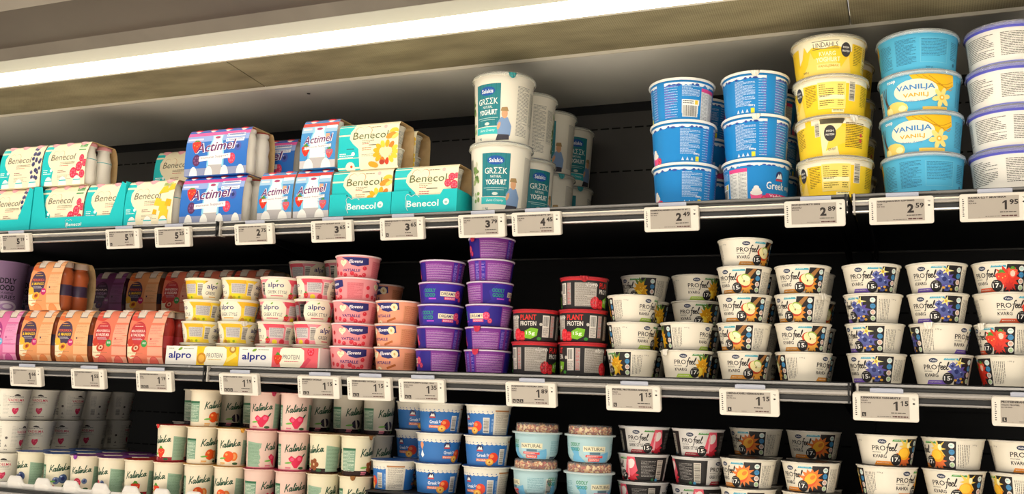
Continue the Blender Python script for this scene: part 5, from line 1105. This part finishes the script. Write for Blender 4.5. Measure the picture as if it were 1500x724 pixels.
# ------------------------------------------------------------------ lowest shelf
KG = 'small yoghurt cups on the lowest shelf'
def riser(x0, x1, z, label):
    t = empty('display_riser', ((x0+x1)/2, .27, S3)); tag(t, uniq(label), 'riser'); off = (-(x0+x1)/2, -.27, -S3)
    b = MB(); b.box(x0, x1, .012, .50, z-.003, z, dark); b.build('riser_top', t, off)
    for x in (x0+.002, x1-.005):
        b = MB(); b.box(x, x+.003, .014, .49, S3, z-.003, dark); b.build('riser_leg', t, off)
ky = .020; kg = .0052
def ks(key, px, cs, look, where, **k): return stack(key, px, cs, look, where, KG, S3+.004, y0=ky, gap=kg, **k)
KX = {}
kz = S3+.045
for px, fl in ((45, 'blueberry'), (85, 'blueberry'), (124, 'raspberry'), (164, 'raspberry'), (203, 'strawberry'), (246, 'strawberry'), (291, 'orange'), (335, 'orange'), (379, 'pink'), (425, 'pink'), (472, 'date'), (519, 'date')):
    KX[px] = x_at(px, ky+.033, kz)
v = x_at(4, ky+.0365, S3+.04)
for row, (cs) in enumerate(([4, -34, -8], [8, 6, 4], [10, 10, -24], [10, 12, 48], [40, 60, 46])):
    nm = ('front', 'second', 'third', 'fourth', 'rearmost')[row]
    stack('vadelma', 0, cs, 'white raspberry yoghurt cup', f'of the {nm} white stack', 'white raspberry cups in stacks', S3+.0002, row=row, X=v, y0=.022, gap=.003)
ks('k_blueberry', 0, [30], 'blueberry yoghurt cup', 'in the wavy tray beside white cups', X=KX[45], lab=['front cup'])
ks('k_blueberry', 0, [-4], 'blueberry yoghurt cup', 'in the tray beside the raspberry cups', X=KX[85], lab=['front cup'])
ks('k_raspberry', 0, [(8, -40)], 'purple lidded raspberry cup', 'beside the blueberry cups', X=KX[124], lab=['front cup'])
ks('k_raspberry', 0, [32], 'purple lidded raspberry cup', 'beside the strawberry cups', X=KX[164], lab=['front cup'])
ks('k_strawberry', 0, [(6, 60)], 'red lidded strawberry cup', 'alone in the tray', X=KX[203], lab=['single cup'])
ks('k_strawberry', 0, [28, (24, -60)], 'red lidded strawberry cup', 'of the strawberry pair', X=KX[246], lab=['lower one', 'upper one'])
for px, fl in ((45, 'blueberry'), (85, 'blueberry'), (124, 'raspberry'), (164, 'raspberry'), (203, 'strawberry')):
    for r in (1, 2):
        w_ = {45: 'first blueberry', 85: 'second blueberry', 124: 'first raspberry', 164: 'second raspberry', 203: 'single strawberry'}[px]
        ks('k_'+fl, 0, [10*r], 'foil lidded yoghurt cup', f'behind the {w_} cup', X=KX[px], row=r, lab=['second row,' if r == 1 else 'third row,'])
for px, fl, cs, wh in ((291, 'orange', [-2, -22, -22], 'of the orange stack beside strawberry'), (335, 'orange', [14, (4, 30)], 'of the orange stack beside pink'), (379, 'pink', [-28, 60, (6, 25)], 'of the pink stack beside orange'), (425, 'pink', [-12, -6, (-2, 20)], 'of the pink stack beside brown'), (472, 'date', [62, 24], 'of the brown stack beside pink'), (519, 'date', [(-8, -10), (-32, 45)], 'of the brown stack beside blue pots')):
    ks('k_'+fl, 0, cs, {'orange': 'yellow lidded orange fruit cup', 'pink': 'pink lidded raspberry heart cup', 'date': 'brown lidded date cup'}[fl], wh, X=KX[px])
for px, wh in ((164, 'behind the second raspberry cup'), (246, 'behind the strawberry pair'), (291, 'behind the first orange stack'), (335, 'behind the second orange stack'), (425, 'behind the second pink stack'), (472, 'behind the first brown stack')):
    n = 2 if px == 164 else 3; r = 3 if px == 164 else 1
    ks('k_dark' if px != 246 else 'k_dark', 0, [(-30 if k % 2 else -20) for k in range(n)], 'shaded yoghurt cup', wh, X=KX[px], row=r, lab=(['lower one', 'upper one'] if n == 2 else ['bottom one', 'middle one', 'topmost one']))
ks('k_dark', 0, [-24, -24, -24], 'shaded yoghurt cup', 'behind the last brown stack', X=KX[519], row=1, lab=['bottom one', 'middle one', 'topmost one'])
# the white moulded trays with a wavy front edge
def wavy_tray(x0, x1, label):
    t = empty('wavy_plastic_tray', ((x0+x1)/2, .12, S3)); tag(t, uniq(label), 'tray', 'white wavy trays under the small cups'); off = (-(x0+x1)/2, -.12, -S3)
    b = MB(); m = M('#e6e2da', .35); n = 170; z = S3+.0008
    def row(k):
        x = x0+(x1-x0)*k/n; ph = (x-KX[45])/(KX[85]-KX[45])*2*math.pi; s = min(1.0, max(0.0, .5+.95*math.cos(ph))); s = s*s*(3-2*s)
        top = .011+.016*s; bul = .004*s
        return [(x, .016-bul, z), (x, .014-bul*1.3, z+top*.55), (x, .0155-bul*.8, z+top-.002), (x, .0175-bul*.8, z+top), (x, .0195-bul*.6, z+top-.002), (x, .0195-bul*.3, z)]
    R0 = [row(k) for k in range(n+1)]
    for k in range(n):
        for j in range(5):
            a, c, d, e = R0[k][j], R0[k+1][j], R0[k+1][j+1], R0[k][j+1]; b.face([a, c, d, e], m)
    b.build('wavy_front', t, off)
    b = MB(); b.box(x0, x1, .0195, .22, S3+.0006, S3+.0026, m); b.build('tray_floor', t, off)
ed = [(KX[45]+KX[45]-KX[85])/2+KX[45]/2, 0, 0, 0]
st = KX[85]-KX[45]
wavy_tray(KX[45]-.55*st, (KX[164]+KX[203])/2-.001, 'white wavy tray under the blueberry and raspberry cups')
wavy_tray((KX[164]+KX[203])/2+.001, (KX[335]+KX[379])/2-.001, 'white wavy tray under the strawberry and orange cups')
wavy_tray((KX[335]+KX[379])/2+.001, KX[519]+.55*st, 'white wavy tray under the pink and brown cups')
# blue peach pots
BG = 'blue peach pots on the lowest shelf'
def bs(key, px, base, cs, look, where, group, **k): return stack(key, px, cs, look, where, group, base, **k)
def base_for(px, py, y, h, n):
    """height of the stand under a stack whose top rim shows at px,py"""
    a, b_ = H0-.5, H0+.5
    for _ in range(40):
        m = (a+b_)/2; x = x_at(px, y, m)
        if project(x, y, m)[1] > py: a = m
        else: b_ = m
    return (a+b_)/2-h*n
zb = base_for(642, 591, .022, .0555, 3)
xr0 = x_at(548, .07, zb); 
x8 = bs('blue_small', 643, zb, [-2, -30, 2], 'blue peach pot', 'of the stack nearer the cups', BG)
x9 = bs('blue_small', 714, zb, [22, 0, 34], 'blue peach pot', 'of the stack nearer the granola', BG)
bs('blue_small', 577, zb, [60], 'blue pot showing its text', 'beside the brown cups', BG, lab=['front one'])
x7 = x_at(577, .066, zb+.03)
bs('blue_small', 0, zb, [0, 20, -4], 'shaded blue pot', 'behind the text pot', BG, row=1, X=x7-.006)
riser(KX[519]+.55*st+.002, x9+.052, zb, 'black riser under the blue peach pots')
GG = 'granola pots on the lowest shelf'
zg = base_for(787, 634, .022, .0485, 1)-.065
xg1 = bs('granola', 786, zg, [64, 22], 'pale blue granola pot', 'of the pair beside the blue pots', GG, lab=['lower one', 'upper one'])
xg2 = bs('granola', 864, zg, [-14, 2], 'pale blue granola pot', 'of the pair beside the black and white pots', GG, lab=['lower one', 'upper one'])
riser(xg1-.047, xg2+.046, zg, 'black riser under the granola pots')
HG = 'quark pots on the lowest shelf'
zh = base_for(943, 629, .022, .0468, 3)
xh1 = bs('q_rhubarb', 943, zh, [60, 44, -4], 'black and white greek-style pot', 'of the stack beside the granola', HG, y0=.070, lab=['bottom one', 'middle one', 'top one'])
xh2 = bs('q_rhubarb', 1022, zh, [20, 76, -4], 'black and white greek-style pot', 'of the stack beside the peach quark', HG, y0=.070, lab=['bottom one', 'middle one', 'top one'])
riser(xg2+.048, xh2+.030, zh, 'black riser under the black and white pots')
zj = base_for(1095, 675, .022, .0468, 2)
xj = bs('q_peach', 1096, zj, [20, 26], 'peach quark pot', 'of the front pair beside the black and white pots', HG, lab=['lower one', 'upper one'])
bs('q_peach', 0, zj, [20, 20, 30], 'shaded peach quark pot', 'of the rear stack beside it', HG, X=xj-.002, row=1, lab=['bottom one', 'middle one', 'top one'])
xk = bs('q_peach', 1188, zj, [20, 16], 'peach quark pot', 'of the front pair beside the orange quark', HG, lab=['lower one', 'upper one'])
bs('q_peach', 0, zj, [20, 20, 8], 'shaded peach quark pot', 'of the second rear stack', HG, X=xk-.004, row=1, lab=['bottom one', 'middle one', 'top one'])
riser(xj-.036, xk+.046, zj, 'black riser under the peach quark pots')
zo = base_for(1301, 641, .022, .0468, 3)
xo = bs('q_orange', 1300, zo, [20, 84, -12], 'mango quark pot', 'of the stack beside the peach quark', HG, lab=['bottom one', 'middle one', 'top one'])
bs('q_orange', 1398, zo, [10, 0, 42], 'mango quark pot', 'of the middle mango stack', HG, lab=['bottom one', 'middle one', 'top one'])
xo3 = bs('q_orange', 1499, zo, [10, 60, -18], 'mango quark pot', 'of the mango stack at the picture edge', HG, lab=['bottom one', 'middle one', 'top one'])
riser(xo-.049, xo3+.05, zo, 'black riser under the mango quark pots')
